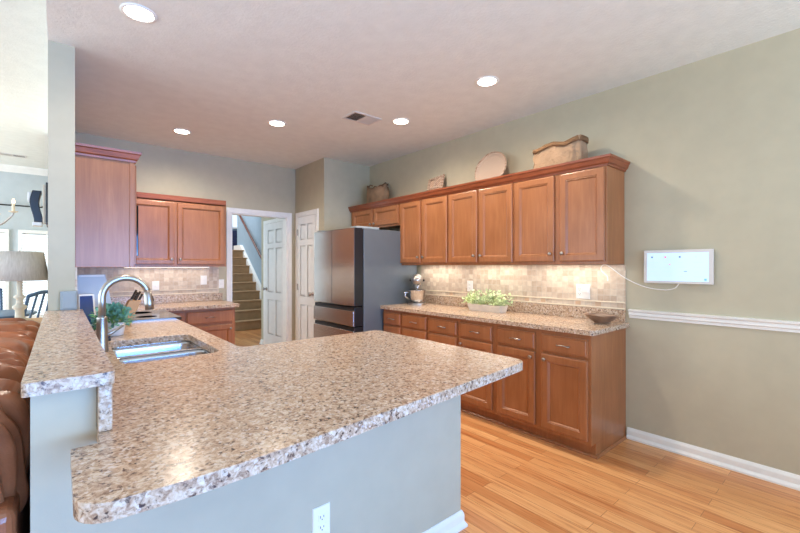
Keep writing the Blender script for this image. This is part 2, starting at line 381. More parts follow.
def panel_door(name, o, u, n, w, h, knob_side, hinge_zs=(0.2, 1.05, 1.85)):
    o = Vector(o); u = Vector(u); n = Vector(n)
    root = MB(); root_ = root
    ax = lambda a, b, z: o+u*a+n*b+Vector((0, 0, z))
    def bx(mb, a0, a1, b0, b1, z0, z1):
        vs = [ax(a, b, z) for z in (z0, z1) for b in (b0, b1) for a in (a0, a1)]
        mb.add(vs, [(0, 2, 3, 1), (4, 5, 7, 6), (0, 1, 5, 4), (2, 6, 7, 3), (0, 4, 6, 2), (1, 3, 7, 5)])
    st = w*0.15; mu = w*0.12; t = 0.015
    rails = [(0, 0.22), (0.80, 0.92), (1.62*h/2.03, 1.70*h/2.03), (h-0.11, h)]
    bx(root, 0, w, 0, 0.006, 0, h)
    for a0, a1 in ((0, st), (w/2-mu/2, w/2+mu/2), (w-st, w)): bx(root, a0, a1, 0.006, t, 0, h)
    for z0, z1 in rails:
        for a0, a1 in ((st, w/2-mu/2), (w/2+mu/2, w-st)): bx(root, a0, a1, 0.006, t, z0, z1)
    for (r0, r1) in zip(rails[:-1], rails[1:]):
        for a0, a1 in ((st, w/2-mu/2), (w/2+mu/2, w-st)):
            ww = a1-a0; hh = r1[0]-r0[1]
            root.rects(ax(a0, 0.006, r0[1]), u, n, ww, hh, [(0.0, 0.0), (0.008, 0.0), (0.03, 0.007), (0.031, 0.007)])
    d = struct(root.build(name, M['door']))
    ka = w-0.06 if knob_side > 0 else 0.06; c = ax(ka, t, 0.97)
    k = MB(); pr = [(0.028, 0), (0.028, 0.006), (0.010, 0.010), (0.010, 0.030), (0.024, 0.038), (0.028, 0.050), (0.022, 0.062), (0.004, 0.066)]
    axn = 'x' if abs(n.x) > 0.5 else 'y'; sg = n.x if axn == 'x' else n.y
    k.lathe(c, [(r, q*sg) for r, q in pr], 16, axn); k.build('door_knob', M['nickel'], d)
    ha = 0.0 if knob_side > 0 else w
    for z in hinge_zs:
        hb = MB(); bx(hb, ha-0.016, ha+0.012, t, t+0.008, z-0.045, z+0.045); hb.build('hinge', M['nickel'], d, 0.002)
    return d
panel_door('door_1', (2.69, 5.465, 0.01), (0, -1, 0), (-1, 0, 0), 0.52, 2.07, 1)
struct(casing('trim_5', (2.69, 5.475, 0), (0, -1, 0), (-1, 0, 0), 0.54, 2.085))
panel_door('door_2', (2.70, 5.93, 0.01), (0, 1, 0), (-1, 0, 0), 0.80, 2.07, 1)
struct(casing('trim_6', (2.70, 5.92, 0), (0, 1, 0), (-1, 0, 0), 0.82, 2.085, 0.055))

# staircase beyond the doorway
sy, rise, run, sx0, sx1 = 8.65, 0.198, 0.225, 1.2, 3.62
st = thing('staircase', (2.5, sy, 0), 'carpeted staircase climbing away beyond the white doorway', 'staircase')
for i in range(9):
    m = MB(); y0 = sy+i*run; z1 = (i+1)*rise
    m.box(sx0, sx1, y0, y0+run+0.02, max(0, z1-rise*1.6), z1-0.03).box(sx0, sx1, y0-0.025, y0+run+0.02, z1-0.03, z1)
    m.build('step', M['carpet'], st, 0.010, seg=3)
m = MB(); yt = sy+9*run
m.add([(sx1-0.03, sy-0.05, 0), (sx1-0.03, sy-0.05, 0.30), (sx1-0.03, yt, 9*rise+0.14), (sx1-0.03, yt+0.5, 9*rise+0.14), (sx1-0.03, yt+0.5, 0),
       (sx1+0.04, sy-0.05, 0), (sx1+0.04, sy-0.05, 0.30), (sx1+0.04, yt, 9*rise+0.14), (sx1+0.04, yt+0.5, 9*rise+0.14), (sx1+0.04, yt+0.5, 0)],
      [(0, 1, 2, 3, 4), (9, 8, 7, 6, 5), (0, 5, 6, 1), (1, 6, 7, 2), (2, 7, 8, 3), (3, 8, 9, 4), (4, 9, 5, 0)])
m.build('stringer', M['white'], st)
struct(box('floor_landing', M['carpet'], 0.2, 5.4, yt, 13.0, 1.55, 9*rise-0.001))
hr = thing('handrail', (3.57, 9.0, 1.5), 'dark wooden handrail sloping up the blue stairwell wall', 'handrail')
MB().tube([(3.58, 8.3, 0.93), (3.58, 8.6, 1.12), (3.58, yt, 9*rise+0.93), (3.58, yt+0.15, 9*rise+0.95)], 0.027, 12).build('rail', M['brown_wood'], hr)
for yy in (8.8, 9.7, 10.5):
    z = 1.12+(yy-8.6)*(9*rise+0.93-1.12)/(yt-8.6)
    MB().tube([(3.58, yy, z-0.02), (3.60, yy, z-0.07), (3.66, yy, z-0.08)], 0.008, 8).build('bracket', M['nickel'], hr)
ch = thing('chest_of_drawers', (3.9, 12.6, 1.78), 'navy blue chest standing at the head of the stairs', 'chest')
box('body', M['navy'], 3.3, 4.5, 12.4, 12.9, 1.83, 2.45, ch, 0.006)
for i in range(3): MB().rects((3.33, 12.4, 1.86+i*0.195), (1, 0, 0), (0, -1, 0), 1.14, 0.18, [(0, 0), (0, 0.012), (0.01, 0.018)]).build('drawer', M['navy'], ch)
for a in (3.33, 4.42):
    for b in (12.42, 12.85): box('leg', M['navy'], a, a+0.05, b, b+0.05, 1.781, 1.83, ch)
w = struct(MB().box(3.6, 4.6, 12.96, 13.0, 2.55, 2.6).box(3.6, 4.6, 12.96, 13.0, 3.5, 3.55).box(3.6, 3.66, 12.96, 13.0, 2.55, 3.55).box(4.54, 4.6, 12.96, 13.0, 2.55, 3.55).build('window_3', M['white']))
box('glass_pane', emit('bright_upper_window', (214, 232, 250), 1.0), 3.66, 4.54, 12.985, 12.99, 2.6, 3.5, w)

# ------------------------------------------------------------------ cabinets
DOORST = [(0, 0), (0, 0.014), (0.003, 0.018), (0.008, 0.020), (0.050, 0.020), (0.054, 0.016), (0.058, 0.017), (0.066, 0.008), (0.068, 0.008)]
DRAWST = [(0, 0), (0, 0.012), (0.003, 0.014), (0.009, 0.014), (0.013, 0.020), (0.014, 0.020)]
def cab_door(parent, o, u, n, w, h, knob=None):
    d = MB().rects(o, u, n, w, h, DOORST).build('door', M['wood'], parent)
    if knob:
        c = Vector(o)+Vector(u)*knob[0]+Vector((0, 0, knob[1]))+Vector(n)*0.02
        n_ = Vector(n); a = 'x' if abs(n_.x) > .5 else 'y'; sg = n_.x if a == 'x' else n_.y
        pr = [(0.006, 0), (0.005, 0.010), (0.013, 0.016), (0.0155, 0.021), (0.013, 0.026), (0.004, 0.028)]
        MB().lathe(c, [(r, q*sg) for r, q in pr], 14, a).build('knob', M['nickel'], d)
    return d
def cab_drawer(parent, o, u, n, w, h):
    d = MB().rects(o, u, n, w, h, DRAWST).build('drawer', M['wood'], parent)
    o = Vector(o); u = Vector(u); n = Vector(n); c = o+u*(w/2)+Vector((0, 0, h/2))+n*0.02
    pts = []
    for k in range(13):
        t = -1+k/6; pts.append(c+u*t*0.05+n*(0.024*(1-t*t)**0.5 if abs(t) < 1 else 0)+Vector((0, 0, 0.004*math.cos(t*PI))))
    rr = [0.0055 if abs(-1+k/6) > .8 else 0.0042 for k in range(13)]
    MB().tube(pts, rr, 8).build('handle', M['nickel'], d)
    return d
UR, NR = (0, -1, 0), (-1, 0, 0)      # right wall: width runs towards the camera, faces -X
def right_upper(y_far, y_near, doors, z0, z1, label, kz=0.065):
    t = thing('wall_cabinet', (3.275, (y_far+y_near)/2, z0), label, 'cabinet', 'upper cabinets on the right wall')
    MB().box(3.11, XR-0.001, y_near, y_far, z0+0.022, z1).box(3.11, 3.13, y_near, y_far, z0, z0+0.022).box(3.13, XR, y_near, y_near+0.015, z0, z0+0.022).box(3.13, XR, y_far-0.015, y_far, z0, z0+0.022).build('body', M['wood'], t, 0.0015)
    for i, (a, b) in enumerate(doors):
        w = a-b; cab_door(t, (3.109, a, z0+0.025), UR, NR, w, z1-z0-0.055, ((w-0.028) if i == 0 else 0.028, kz))
    return t
UZ = 1.375; UT = 2.135
right_upper(4.70, 3.65, [(4.648, 4.187), (4.164, 3.668)], 1.855, UT, 'short two door maple wall cabinet above the refrigerator', 0.03)
right_upper(3.65, 2.866, [(3.631, 3.283), (3.256, 2.878)], UZ, UT, 'tall two door maple wall cabinet right beside the refrigerator, above the stand mixer')
right_upper(2.866, 2.069, [(2.851, 2.482), (2.455, 2.081)], UZ, UT, 'middle tall maple wall cabinet above the leafy planter, oval tray on top')
right_upper(2.069, 1.272, [(2.057, 1.683), (1.635, 1.285)], UZ, UT, 'right end tall maple wall cabinet with its side showing, paper bag on top')
CRN = [(0, 2.115), (0.010, 2.115), (0.013, 2.128), (0.024, 2.136), (0.034, 2.166), (0.041, 2.172), (0.043, 2.188), (0, 2.188)]
tag(MB().sweep(CRN, [(3.11, 4.72), (3.11, 1.272), (3.44, 1.272)], -1).build('crown_moulding', M['crown']), 'long reddish crown moulding along the tops of the right wall cabinets', 'moulding')
tag(box('cabinet_top_board', M['crown'], 3.112, XR-0.001, 1.275, 4.719, UT+0.0005, 2.1495), 'dust board closing the tops of the right wall cabinets', 'board')

def right_base(y_far, y_near, cols, label):
    t = thing('base_cabinet', (3.13, (y_far+y_near)/2, 0), label, 'cabinet', 'base cabinets along the right wall')
    MB().box(2.83, XR-0.001, y_near, y_far, 0.10, 0.88).box(2.90, XR-0.001, y_near, y_far, 0, 0.10).build('body', M['wood'], t, 0.002)
    for a, b, kind, ks in cols:
        w = a-b
        cab_drawer(t, (2.829, a, 0.715), UR, NR, w, 0.128)
        if kind == 'drawers':
            cab_drawer(t, (2.829, a, 0.43), UR, NR, w, 0.265); cab_drawer(t, (2.829, a, 0.13), UR, NR, w, 0.28)
        else: cab_door(t, (2.829, a, 0.13), UR, NR, w, 0.565, ((w-0.03) if ks else 0.03, 0.525))
    return t
right_base(3.61, 3.286, [(3.60, 3.302, 'drawers', 0)], 'maple drawer base cabinet closest to the refrigerator, under the stand mixer')
right_base(3.286, 2.883, [(3.273, 2.898, 'drawers', 0)], 'maple drawer base cabinet, second from the refrigerator')
right_base(2.883, 2.477, [(2.869, 2.494, 'drawers', 0)], 'maple drawer base cabinet, third from the refrigerator')
right_base(2.477, 2.066, [(2.461, 2.095, 'door', 0)], 'single door maple base cabinet partly behind the peninsula corner')
right_base(2.066, 1.262, [(2.039, 1.69, 'door', 1), (1.634, 1.283, 'door', 0)], 'wide two door maple base cabinet at the near end of the right wall run')
tag(MB().sweep([(0, 0), (0.016, 0), (0.014, 0.008), (0.008, 0.015), (0, 0.018)], [(2.899, 3.61), (2.899, 1.261), (3.439, 1.261)], -1).build('shoe_moulding', M['wood']), 'thin wooden shoe moulding at the foot of the right base cabinets', 'moulding')

def rounded(pts, rad):
    # pts: (x, y); rad: per-corner radius
    out = []; n = len(pts)
    for i in range(n):
        p = Vector(pts[i]); a = Vector(pts[i-1]); b = Vector(pts[(i+1) % n]); r = rad[i]
        if r <= 0: out.append(tuple(p)); continue
        d1 = (a-p).normalized(); d2 = (b-p).normalized(); ang = d1.angle(d2); tl = r/math.tan(ang/2)
        q0 = p+d1*tl; q2 = p+d2*tl
        c = p+(d1+d2).normalized()*(r/math.sin(ang/2))
        a0 = math.atan2(q0.y-c.y, q0.x-c.x); a1 = math.atan2(q2.y-c.y, q2.x-c.x); da = (a1-a0+PI) % (2*PI)-PI
        for k in range(8): t = a0+da*k/7; out.append((c.x+r*math.cos(t), c.y+r*math.sin(t)))
    return out
# right counter
tag(MB().poly(rounded([(2.79, 3.624), (2.79, 1.235), (XR, 1.235), (XR, 3.624)], [0, 0.03, 0, 0]), 0.88, 0.915).build('countertop', M['granite'], bev=0.007, seg=3),
    'long speckled tan granite countertop along the right wall', 'countertop')
tag(box('granite_upstand', M['granite'], XR-0.02, XR, 1.262, 3.70, 0.915, 1.012, bev=0.003), 'low granite upstand at the back of the right wall counter', 'upstand')
bsp = thing('tile_backsplash', (XR, 2.4, 1.012), 'beige tumbled stone backsplash under the right wall cabinets', 'backsplash')
box('tile_field', M['tile_y'], XR-0.01, XR-0.0005, 1.262, 3.62, 1.0125, UZ-0.001, bsp)
for z in (1.022, 1.070): box('pencil_liner', M['liner'], XR-0.016, XR-0.01, 1.262, 3.70, z-0.005, z+0.005, bsp, 0.002)
for y in [1.45, 1.62, 1.95, 2.12, 2.6, 2.78, 3.1]: box('accent_tile', M['accent'], XR-0.0125, XR-0.01, y, y+0.046, 1.029, 1.063, bsp)

# peninsula + sink run counter in one granite slab with the sink cut out
front = [(0.12, 0.928), (0.227, 0.920), (0.34, 0.923), (0.466, 0.934), (0.687, 0.955), (0.9, 0.975), (1.148, 0.998), (1.4, 1.022)]
outer = rounded([(0.02, 1.262), (0.02, 0.928)], [0, 0]) 
ring = [(0.110, 1.33), (0.078, 1.262), (0.020, 1.262)]
ring = [(0.078, 1.389), (0.078, 1.262), (0.020, 1.262)]
cor = rounded([(0.020, 1.262), (0.020, 0.928), (0.5, 0.935)], [0, 0.07, 0])[1:-1]
ring += cor+[p for p in front if p[0] > 0.2]
ring += rounded([(1.4, 1.022), (1.685, 1.05), (1.70, 2.245)], [0, 0.07, 0])[1:-1]
ring += rounded([(1.685, 1.05), (1.70, 2.245), (0.76, 2.245)], [0, 0.03, 0])[1:-1]
ring += rounded([(1.70, 2.245), (0.76, 2.245), (0.76, 3.83)], [0, 0.05, 0])[1:-1]
ring += [(0.76, 3.835), (0.078, 3.835), (0.078, 1.40)]
SX0, SX1, SY0, SY1 = 0.215, 0.645, 2.195, 2.92
hole = rounded([(SX0, SY0), (SX1, SY0), (SX1, SY1), (SX0, SY1)], [0.06]*4)
tag(MB().poly(ring, 0.877, 0.915, [hole]).build('countertop', M['granite'], bev=0.008, seg=3), 'large granite countertop of the peninsula with the sink set into it', 'countertop')
tag(box('granite_upstand', M['granite'], 0.079, 0.110, 1.335, 3.42, 0.916, 1.04, bev=0.003), 'vertical granite strip between the peninsula counter and raised ledge', 'upstand')
tag(MB().poly(rounded([(-0.072, 1.33), (0.116, 1.33), (0.116, 3.419), (-0.072, 3.419)], [0.012, 0.02, 0, 0]), 1.041, 1.075).build('bar_ledge', M['granite'], bev=0.008, seg=3), 'narrow raised granite ledge on top of the half wall', 'ledge')
# back counter
ring = rounded([(0.079, 4.632), (0.76, 4.632), (0.76, 4.87), (1.645, 4.87), (1.645, YB-0.001), (0.079, YB-0.001)], [0, 0, 0.03, 0.05, 0, 0])
tag(MB().poly(ring, 0.88, 0.915).build('countertop', M['granite'], bev=0.008, seg=3), 'granite countertop in the far corner beneath the back wall cabinets', 'countertop')
tag(box('granite_upstand', M['granite'], 0.1, 1.645, YB-0.02, YB, 0.916, 1.012, bev=0.003), 'granite upstand along the back wall counter', 'upstand')
bsp = thing('tile_backsplash', (0.9, YB, 1.012), 'beige stone backsplash on the back wall beside the doorway', 'backsplash')
box('tile_field', M['tile_x'], 0.0795, 1.60, YB-0.01, YB-0.0005, 1.0125, 1.359, bsp)
for z in (1.022, 1.070): box('pencil_liner', M['liner'], 0.079, 1.60, YB-0.016, YB-0.01, z-0.005, z+0.005, bsp, 0.002)
tag(box('side_backsplash', M['tile_y'], 0.079, 0.09, 3.421, YB-0.011, 0.916, 1.355), 'beige stone tile behind the cooktop on the left wall', 'backsplash')
# back wall cabinets
UB, NB = (1, 0, 0), (0, -1, 0)
t = thing('wall_cabinet', (1.02, 5.4, 1.36), 'two door maple wall cabinet on the back wall left of the doorway', 'cabinet', 'upper cabinets on the left side')
box('body', M['wood'], 0.42, 1.595, 5.25, YB, 1.36, 2.13, t, 0.002)
cab_door(t, (0.47, 5.249, 1.385), UB, NB, 0.545, 0.72, (0.515, 0.06)); cab_door(t, (1.045, 5.249, 1.385), UB, NB, 0.525, 0.72, (0.03, 0.06))
CRL = [(o, z-0.002) for o, z in CRN]
tag(MB().sweep(CRL, [(1.595, YB), (1.595, 5.25), (0.42, 5.25)], -1).build('crown_moulding', M['crown']), 'crown moulding on top of the back wall cabinet', 'moulding')
t = thing('wall_cabinet', (0.25, 3.6, 1.355), 'maple wall cabinet beside the grey post, its plain side facing us', 'cabinet', 'upper cabinets on the left side')
box('body', M['wood'], 0.079, 0.41, 3.47, 3.87, 1.355, 2.13, t, 0.002)
box('corner_bead', M['wood'], 0.385, 0.416, 3.462, 3.47, 1.355, 2.13, t, 0.002)
cab_door(t, (0.411, 3.49, 1.38), (0, 1, 0), (1, 0, 0), 0.36, 0.72, (0.33, 0.06))
t = thing('wall_cabinet', (0.25, 4.2, 1.87), 'short maple wall cabinet over the microwave, mostly hidden', 'cabinet', 'upper cabinets on the left side')
box('body', M['wood'], 0.079, 0.41, 3.87, 4.63, 1.87, 2.13, t, 0.002)
cab_door(t, (0.411, 3.88, 1.89), (0, 1, 0), (1, 0, 0), 0.36, 0.22); cab_door(t, (0.411, 4.26, 1.89), (0, 1, 0), (1, 0, 0), 0.36, 0.22)
t = thing('wall_cabinet', (0.25, 5.0, 1.355), 'maple corner wall cabinet past the microwave, hidden behind the near one', 'cabinet', 'upper cabinets on the left side')
box('body', M['wood'], 0.079, 0.41, 4.63, YB, 1.355, 2.13, t, 0.002)
cab_door(t, (0.411, 4.65, 1.38), (0, 1, 0), (1, 0, 0), 0.5, 0.72, (0.03, 0.06))
tag(MB().sweep(CRL, [(0.079, 3.465), (0.412, 3.465), (0.412, 5.18)], -1).build('crown_moulding', M['crown']), 'crown moulding on the cabinet beside the grey post', 'moulding')
mw = thing('microwave', (0.28, 4.25, 1.44), 'black microwave under the cabinet, only its edge showing', 'microwave')
box('body', M['steel'], 0.079, 0.46, 3.875, 4.625, 1.44, 1.865, mw, 0.004)
box('door', M['blackglass'], 0.46, 0.492, 3.88, 4.45, 1.445, 1.86, mw, 0.004); box('control_panel', M['black'], 0.46, 0.49, 4.455, 4.62, 1.445, 1.86, mw, 0.004)
MB().tube([(0.495, 4.42, 1.50), (0.525, 4.42, 1.52), (0.525, 4.42, 1.79), (0.495, 4.42, 1.81)], 0.008, 8).build('handle', M['steel'], mw)
# base cabinets, sink run and back run
def base_left(x0, x1, y0, y1, label): 
    t = thing('base_cabinet', ((x0+x1)/2, (y0+y1)/2, 0), label, 'cabinet', 'base cabinets of the sink side'); return t
t = base_left(0.079, 0.73, 1.6, 3.83, 'maple sink base cabinets facing away below the peninsula sink')
MB().box(0.079, 0.70, 2.22, 3.83, 0.10, 0.68).box(0.079, 0.64, 2.22, 3.83, 0, 0.10).box(0.68, 0.70, 2.22, 3.83, 0.68, 0.876).build('body', M['wood'], t)
for a in (2.26, 2.62, 2.98, 3.42): cab_door(t, (0.701, a, 0.13), (0, 1, 0), (1, 0, 0), 0.34, 0.6, (0.03, 0.55))
t = base_left(0.1, 1.59, 1.5, 2.22, 'maple cabinets under the peninsula on its kitchen side')
MB().box(0.079, 0.70, 1.501, 2.15, 0.10, 0.876).box(0.70, 1.59, 1.501, 2.19, 0.10, 0.876).box(0.079, 1.59, 1.501, 2.12, 0, 0.10).build('body', M['wood'], t)
for a in (0.75, 1.16): cab_door(t, (a+0.38, 2.191, 0.13), (-1, 0, 0), (0, 1, 0), 0.38, 0.72, (0.03, 0.66))
t = base_left(0.1, 1.60, 4.93, YB, 'maple base cabinet with drawer left of the doorway')
MB().box(0.08, 1.60, 4.93, YB-0.001, 0.10, 0.879).box(0.08, 1.60, 5.0, YB-0.001, 0, 0.10).box(0.08, 0.70, 4.64, 4.93, 0.1, 0.879).build('body', M['wood'], t, 0.002)
cab_drawer(t, (1.07, 4.929, 0.705), UB, NB, 0.50, 0.145); cab_door(t, (1.07, 4.929, 0.13), UB, NB, 0.50, 0.55, (0.47, 0.50))
cab_drawer(t, (0.76, 4.929, 0.705), UB, NB, 0.255, 0.145); cab_door(t, (0.76, 4.929, 0.13), UB, NB, 0.255, 0.55, (0.03, 0.50))
# range
rg = thing('range', (0.4, 4.23, 0), 'slide-in range with flat glass cooktop between the left counters', 'range')
box('body', M['steel'], 0.095, 0.73, 3.842, 4.626, 0.03, 0.90, rg, 0.003)
MB().box(0.095, 0.80, 3.838, 4.630, 0.90, 0.928).build('cooktop', M['cooktop'], rg, 0.004)
for (a, b, r) in ((0.28, 4.04, 0.09), (0.28, 4.42, 0.07), (0.57, 4.04, 0.08), (0.57, 4.42, 0.10)):
    MB().lathe((a, b, 0.928), [(r-0.004, 0), (r-0.004, 0.0006), (r, 0.0006), (r, 0)], 32).build('burner_ring', M['burner'], rg)
box('oven_door', M['blackglass'], 0.73, 0.765, 3.86, 4.61, 0.22, 0.76, rg, 0.004); box('control_panel', M['black'], 0.73, 0.765, 3.86, 4.61, 0.78, 0.89, rg, 0.004)
MB().tube([(0.765, 3.92, 0.72), (0.80, 3.92, 0.72), (0.80, 4.55, 0.72), (0.765, 4.55, 0.72)], 0.01, 8).build('handle', M['steel'], rg)

# sink with two bowls
sk = thing('sink', (0.43, 2.57, 0.68), 'stainless steel double bowl sink under the gooseneck faucet', 'sink')
def bowl(x0, x1, y0, y1, zt, dep):
    L = []
    for ins, z in ((0, zt), (0.004, zt-0.02), (0.012, zt-dep+0.03), (0.03, zt-dep+0.006), (0.06, zt-dep)):
        L.append([(x, y, z) for x, y in rounded([(x0+ins, y0+ins), (x1-ins, y0+ins), (x1-ins, y1-ins), (x0+ins, y1-ins)], [max(0.02, 0.055-ins*0.3)]*4)])
    m = MB().loops(L, cap0=False, cap1=True)
    return m
ydiv = 2.59
for (a, b) in ((SY0-0.006, ydiv-0.012), (ydiv+0.012, SY1+0.006)):
    o = bowl(SX0-0.006, SX1+0.006, a, b, 0.872, 0.19).build('bowl', M['sinksteel'], sk)
    sm = o.modifiers.new('solid', 'SOLIDIFY'); sm.thickness = 0.0015; sm.offset = 1
    MB().lathe(((SX0+SX1)/2, (a+b)/2, 0.6825), [(0.042, 0), (0.042, 0.002), (0.034, 0.003), (0.03, -0.0), (0.004, 0.0005)], 20).build('drain', M['chrome'], sk)
hl = rounded([(SX0-0.004, SY0-0.004), (SX1+0.004, SY0-0.004), (SX1+0.004, ydiv-0.014), (SX0-0.004, ydiv-0.014)], [0.055]*4)
hl2 = rounded([(SX0-0.004, ydiv+0.014), (SX1+0.004, ydiv+0.014), (SX1+0.004, SY1+0.004), (SX0-0.004, SY1+0.004)], [0.055]*4)
MB().poly([(SX0-0.02, SY0-0.02), (SX1+0.02, SY0-0.02), (SX1+0.02, SY1+0.02), (SX0-0.02, SY1+0.02)], 0.868, 0.8755, [hl, hl2]).build('rim', M['sinksteel'], sk, 0.002)

# faucet
fc = thing('faucet', (0.169, 2.60, 0.915), 'brushed nickel gooseneck pull-down faucet behind the sink', 'faucet')
MB().lathe((0.169, 2.6, 0.915), [(0.028, 0), (0.028, 0.006), (0.027, 0.012), (0.026, 0.10), (0.022, 0.17), (0.0225, 0.172), (0.0225, 0.18), (0.015, 0.185)], 24).build('base', M['nickel'], fc)
pts = [(0.169, 2.6, 1.09), (0.169, 2.6, 1.18)]
for k in range(0, 15):
    a = PI-PI*k/14*0.94; pts.append((0.272+0.103*math.cos(a), 2.6, 1.196+0.103*math.sin(a)))
MB().tube(pts, 0.0165, 16).build('spout', M['nickel'], fc)
e = Vector(pts[-1]); dn = Vector((0.10, 0, -1)).normalized()
hd = MB().tube([e-dn*0.01, e+dn*0.01, e+dn*0.012, e+dn*0.06, e+dn*0.095], [0.0175, 0.0180, 0.0190, 0.0215, 0.0225], 18).build('spray_head', M['nickel'], fc)
MB().tube([e+dn*0.02+Vector((0.017, 0, 0)), e+dn*0.05+Vector((0.020, 0, 0))], 0.006, 8).build('button', M['black'], hd)
MB().tube([(0.185, 2.6, 1.0), (0.21, 2.6, 1.01), (0.262, 2.6, 1.045)], [0.014, 0.009, 0.006], 12).build('handle', M['nickel'], fc)
# sponge holder behind
sp = thing('sponge_holder', (0.215, 2.82, 0.915), 'small dark blue sponge caddy behind the faucet', 'sponge caddy')
box('tray', M['slot'], 0.175, 0.235, 2.945, 3.01, 0.9155, 0.93, sp, 0.003); box('sponge', M['navy'], 0.18, 0.23, 2.95, 3.005, 0.93, 0.955, sp, 0.005)
sp.location = (0.205, 2.98, 0.915)
for c in sp.children: c.location = (0.215-0.205, 2.82-2.98, 0)

def foliage(c, rx, ry, rz, n, l, w, mat, parent, seed=1, sprig=True):
    r = random.Random(seed); m = MB()
    for i in range(n):
        th = r.uniform(0, 2*PI); ph = r.uniform(0.05, PI/2*1.15); q = r.uniform(0.35, 1.0)
        d = Vector((math.sin(ph)*math.cos(th), math.sin(ph)*math.sin(th), math.cos(ph)))
        p = Vector(c)+Vector((d.x*rx*q, d.y*ry*q, d.z*rz*q))
        dd = (d+Vector((r.uniform(-.7, .7), r.uniform(-.7, .7), r.uniform(-.4, .6)))).normalized()
        m.leaf(p, dd, l*r.uniform(.6, 1.2), w*r.uniform(.7, 1.2), (r.uniform(-1, 1), r.uniform(-1, 1), 1))
    return m.build('foliage', mat, parent, merge=False)
def stems(c, rx, ry, rz, n, parent, seed):
    r = random.Random(seed); m = MB()
    for i in range(n):
        a = r.uniform(0, 2*PI); m.tube([(c[0]+math.cos(a)*rx*.2, c[1]+math.sin(a)*ry*.2, c[2]-0.03), (c[0]+math.cos(a)*rx*.5, c[1]+math.sin(a)*ry*.5, c[2]+rz*.5), (c[0]+math.cos(a)*rx*.8, c[1]+math.sin(a)*ry*.8, c[2]+rz*.8)], 0.0018, 5)
    m.build('stems', M['green'], parent)
pp = thing('potted_plant', (0.275, 3.16, 0.915), 'bushy blue-green plant in a white pot behind the faucet', 'plant')
MB().lathe((0.275, 3.16, 0.916), [(0.038, 0), (0.044, 0.004), (0.056, 0.075), (0.056, 0.085), (0.050, 0.085), (0.046, 0.07), (0.004, 0.07)], 28).build('pot', M['pot'], pp)
foliage((0.262, 3.16, 1.005), 0.115, 0.13, 0.105, 430, 0.032, 0.011, M['sage_leaf'], pp, 3)
foliage((0.255, 3.16, 0.995), 0.11, 0.12, 0.09, 160, 0.032, 0.010, M['green'], pp, 5).name = 'foliage'
stems((0.255, 3.16, 1.0), 0.1, 0.1, 0.09, 14, pp, 2)

# appliances between post and knife block
bd = thing('cutting_board', (0.21, 3.70, 0.915), 'tall pale grey-white board standing against the backsplash behind the plant', 'board')
MB().loops([[(0.095, 3.66, 0.916), (0.325, 3.66, 0.916), (0.262, 3.72, 1.30), (0.095, 3.72, 1.30)], [(0.095, 3.675, 0.916), (0.325, 3.675, 0.916), (0.262, 3.735, 1.30), (0.095, 3.735, 1.30)]], smooth=False).build('slab', M['board'], bd, 0.004)
MB().box(0.105, 0.255, 3.712, 3.725, 1.285, 1.30).build('edge_strip', M['white'], bd, 0.003)
tb = thing('tablet', (0.14, 3.56, 0.915), 'dark blue screened tablet with white bezel propped beside the post', 'tablet')
MB().loops([[(0.100, 3.50, 0.95), (0.196, 3.50, 0.95), (0.186, 3.54, 1.165), (0.100, 3.54, 1.165)], [(0.100, 3.512, 0.95), (0.196, 3.512, 0.95), (0.186, 3.552, 1.165), (0.100, 3.552, 1.165)]], smooth=False).build('bezel', M['plate'], tb, 0.004)
MB().loops([[(0.106, 3.4955, 0.96), (0.186, 3.4955, 0.96), (0.176, 3.5355, 1.155), (0.106, 3.5355, 1.155)], [(0.106, 3.499, 0.96), (0.186, 3.499, 0.96), (0.176, 3.539, 1.155), (0.106, 3.539, 1.155)]], smooth=False).build('screen', plain('navy_screen', (18, 48, 112), 0.15), tb)
box('stand', M['black'], 0.10, 0.19, 3.49, 3.60, 0.916, 0.95, tb, 0.004)
kb = thing('knife_block', (0.36, 3.62, 0.915), 'light wooden knife block beside the pale board', 'knife block')
def slant(p, l, wd, th, ang, x): return p
ka = Vector((0.42, 0, 0.9)).normalized(); kn = Vector((0.9, 0, -0.42)).normalized()
b0 = Vector((0.325, 3.62, 0.952))
vs = []
for yy in (-0.05, 0.05):
    for a, b in ((0, 0), (0.17, 0), (0.20, 0.07), (0, 0.075)): 
        q = b0+ka*a+kn*b; vs.append((q.x, q.y+yy, q.z))
m = MB(); m.add(vs, [(0, 1, 2, 3), (7, 6, 5, 4), (0, 4, 5, 1), (1, 5, 6, 2), (2, 6, 7, 3), (3, 7, 4, 0)]); m.box(0.32, 0.41, 3.57, 3.67, 0.9165, 0.936)
m.build('block', M['knifewood'], kb, 0.003)
for i in range(5):
    for_y = 3.585+0.035*(i % 3); q = b0+ka*0.172+kn*(0.012+0.024*(i//2)); q.y = for_y
    kf = thing('kitchen_knife', q, 'dark handled kitchen knife in the wooden block', 'knife', 'knives in the wooden block')
    L_ = 0.075+0.012*(i % 2)
    MB().tube([q, q+ka*0.012, q+ka*L_*.6, q+ka*L_], [0.006, 0.0075, 0.007, 0.008], 8).build('handle', M['bronze'], kf)
    MB().tube([q+ka*0.001, q+ka*0.011], 0.0085, 8).build('bolster', M['nickel'], kf)
gb = tag(box('outlet_box', M['gray_box'], 0.002, 0.088, 3.385, 3.418, 1.0755, 1.20, bev=0.004), 'small grey box plate standing on the ledge against the post', 'box')
MB().rects((0.010, 3.385, 1.085), (1, 0, 0), (0, -1, 0), 0.07, 0.105, [(0, 0), (0.0, 0.002), (0.004, 0.004)]).build('cover', M['gray_box'], gb)

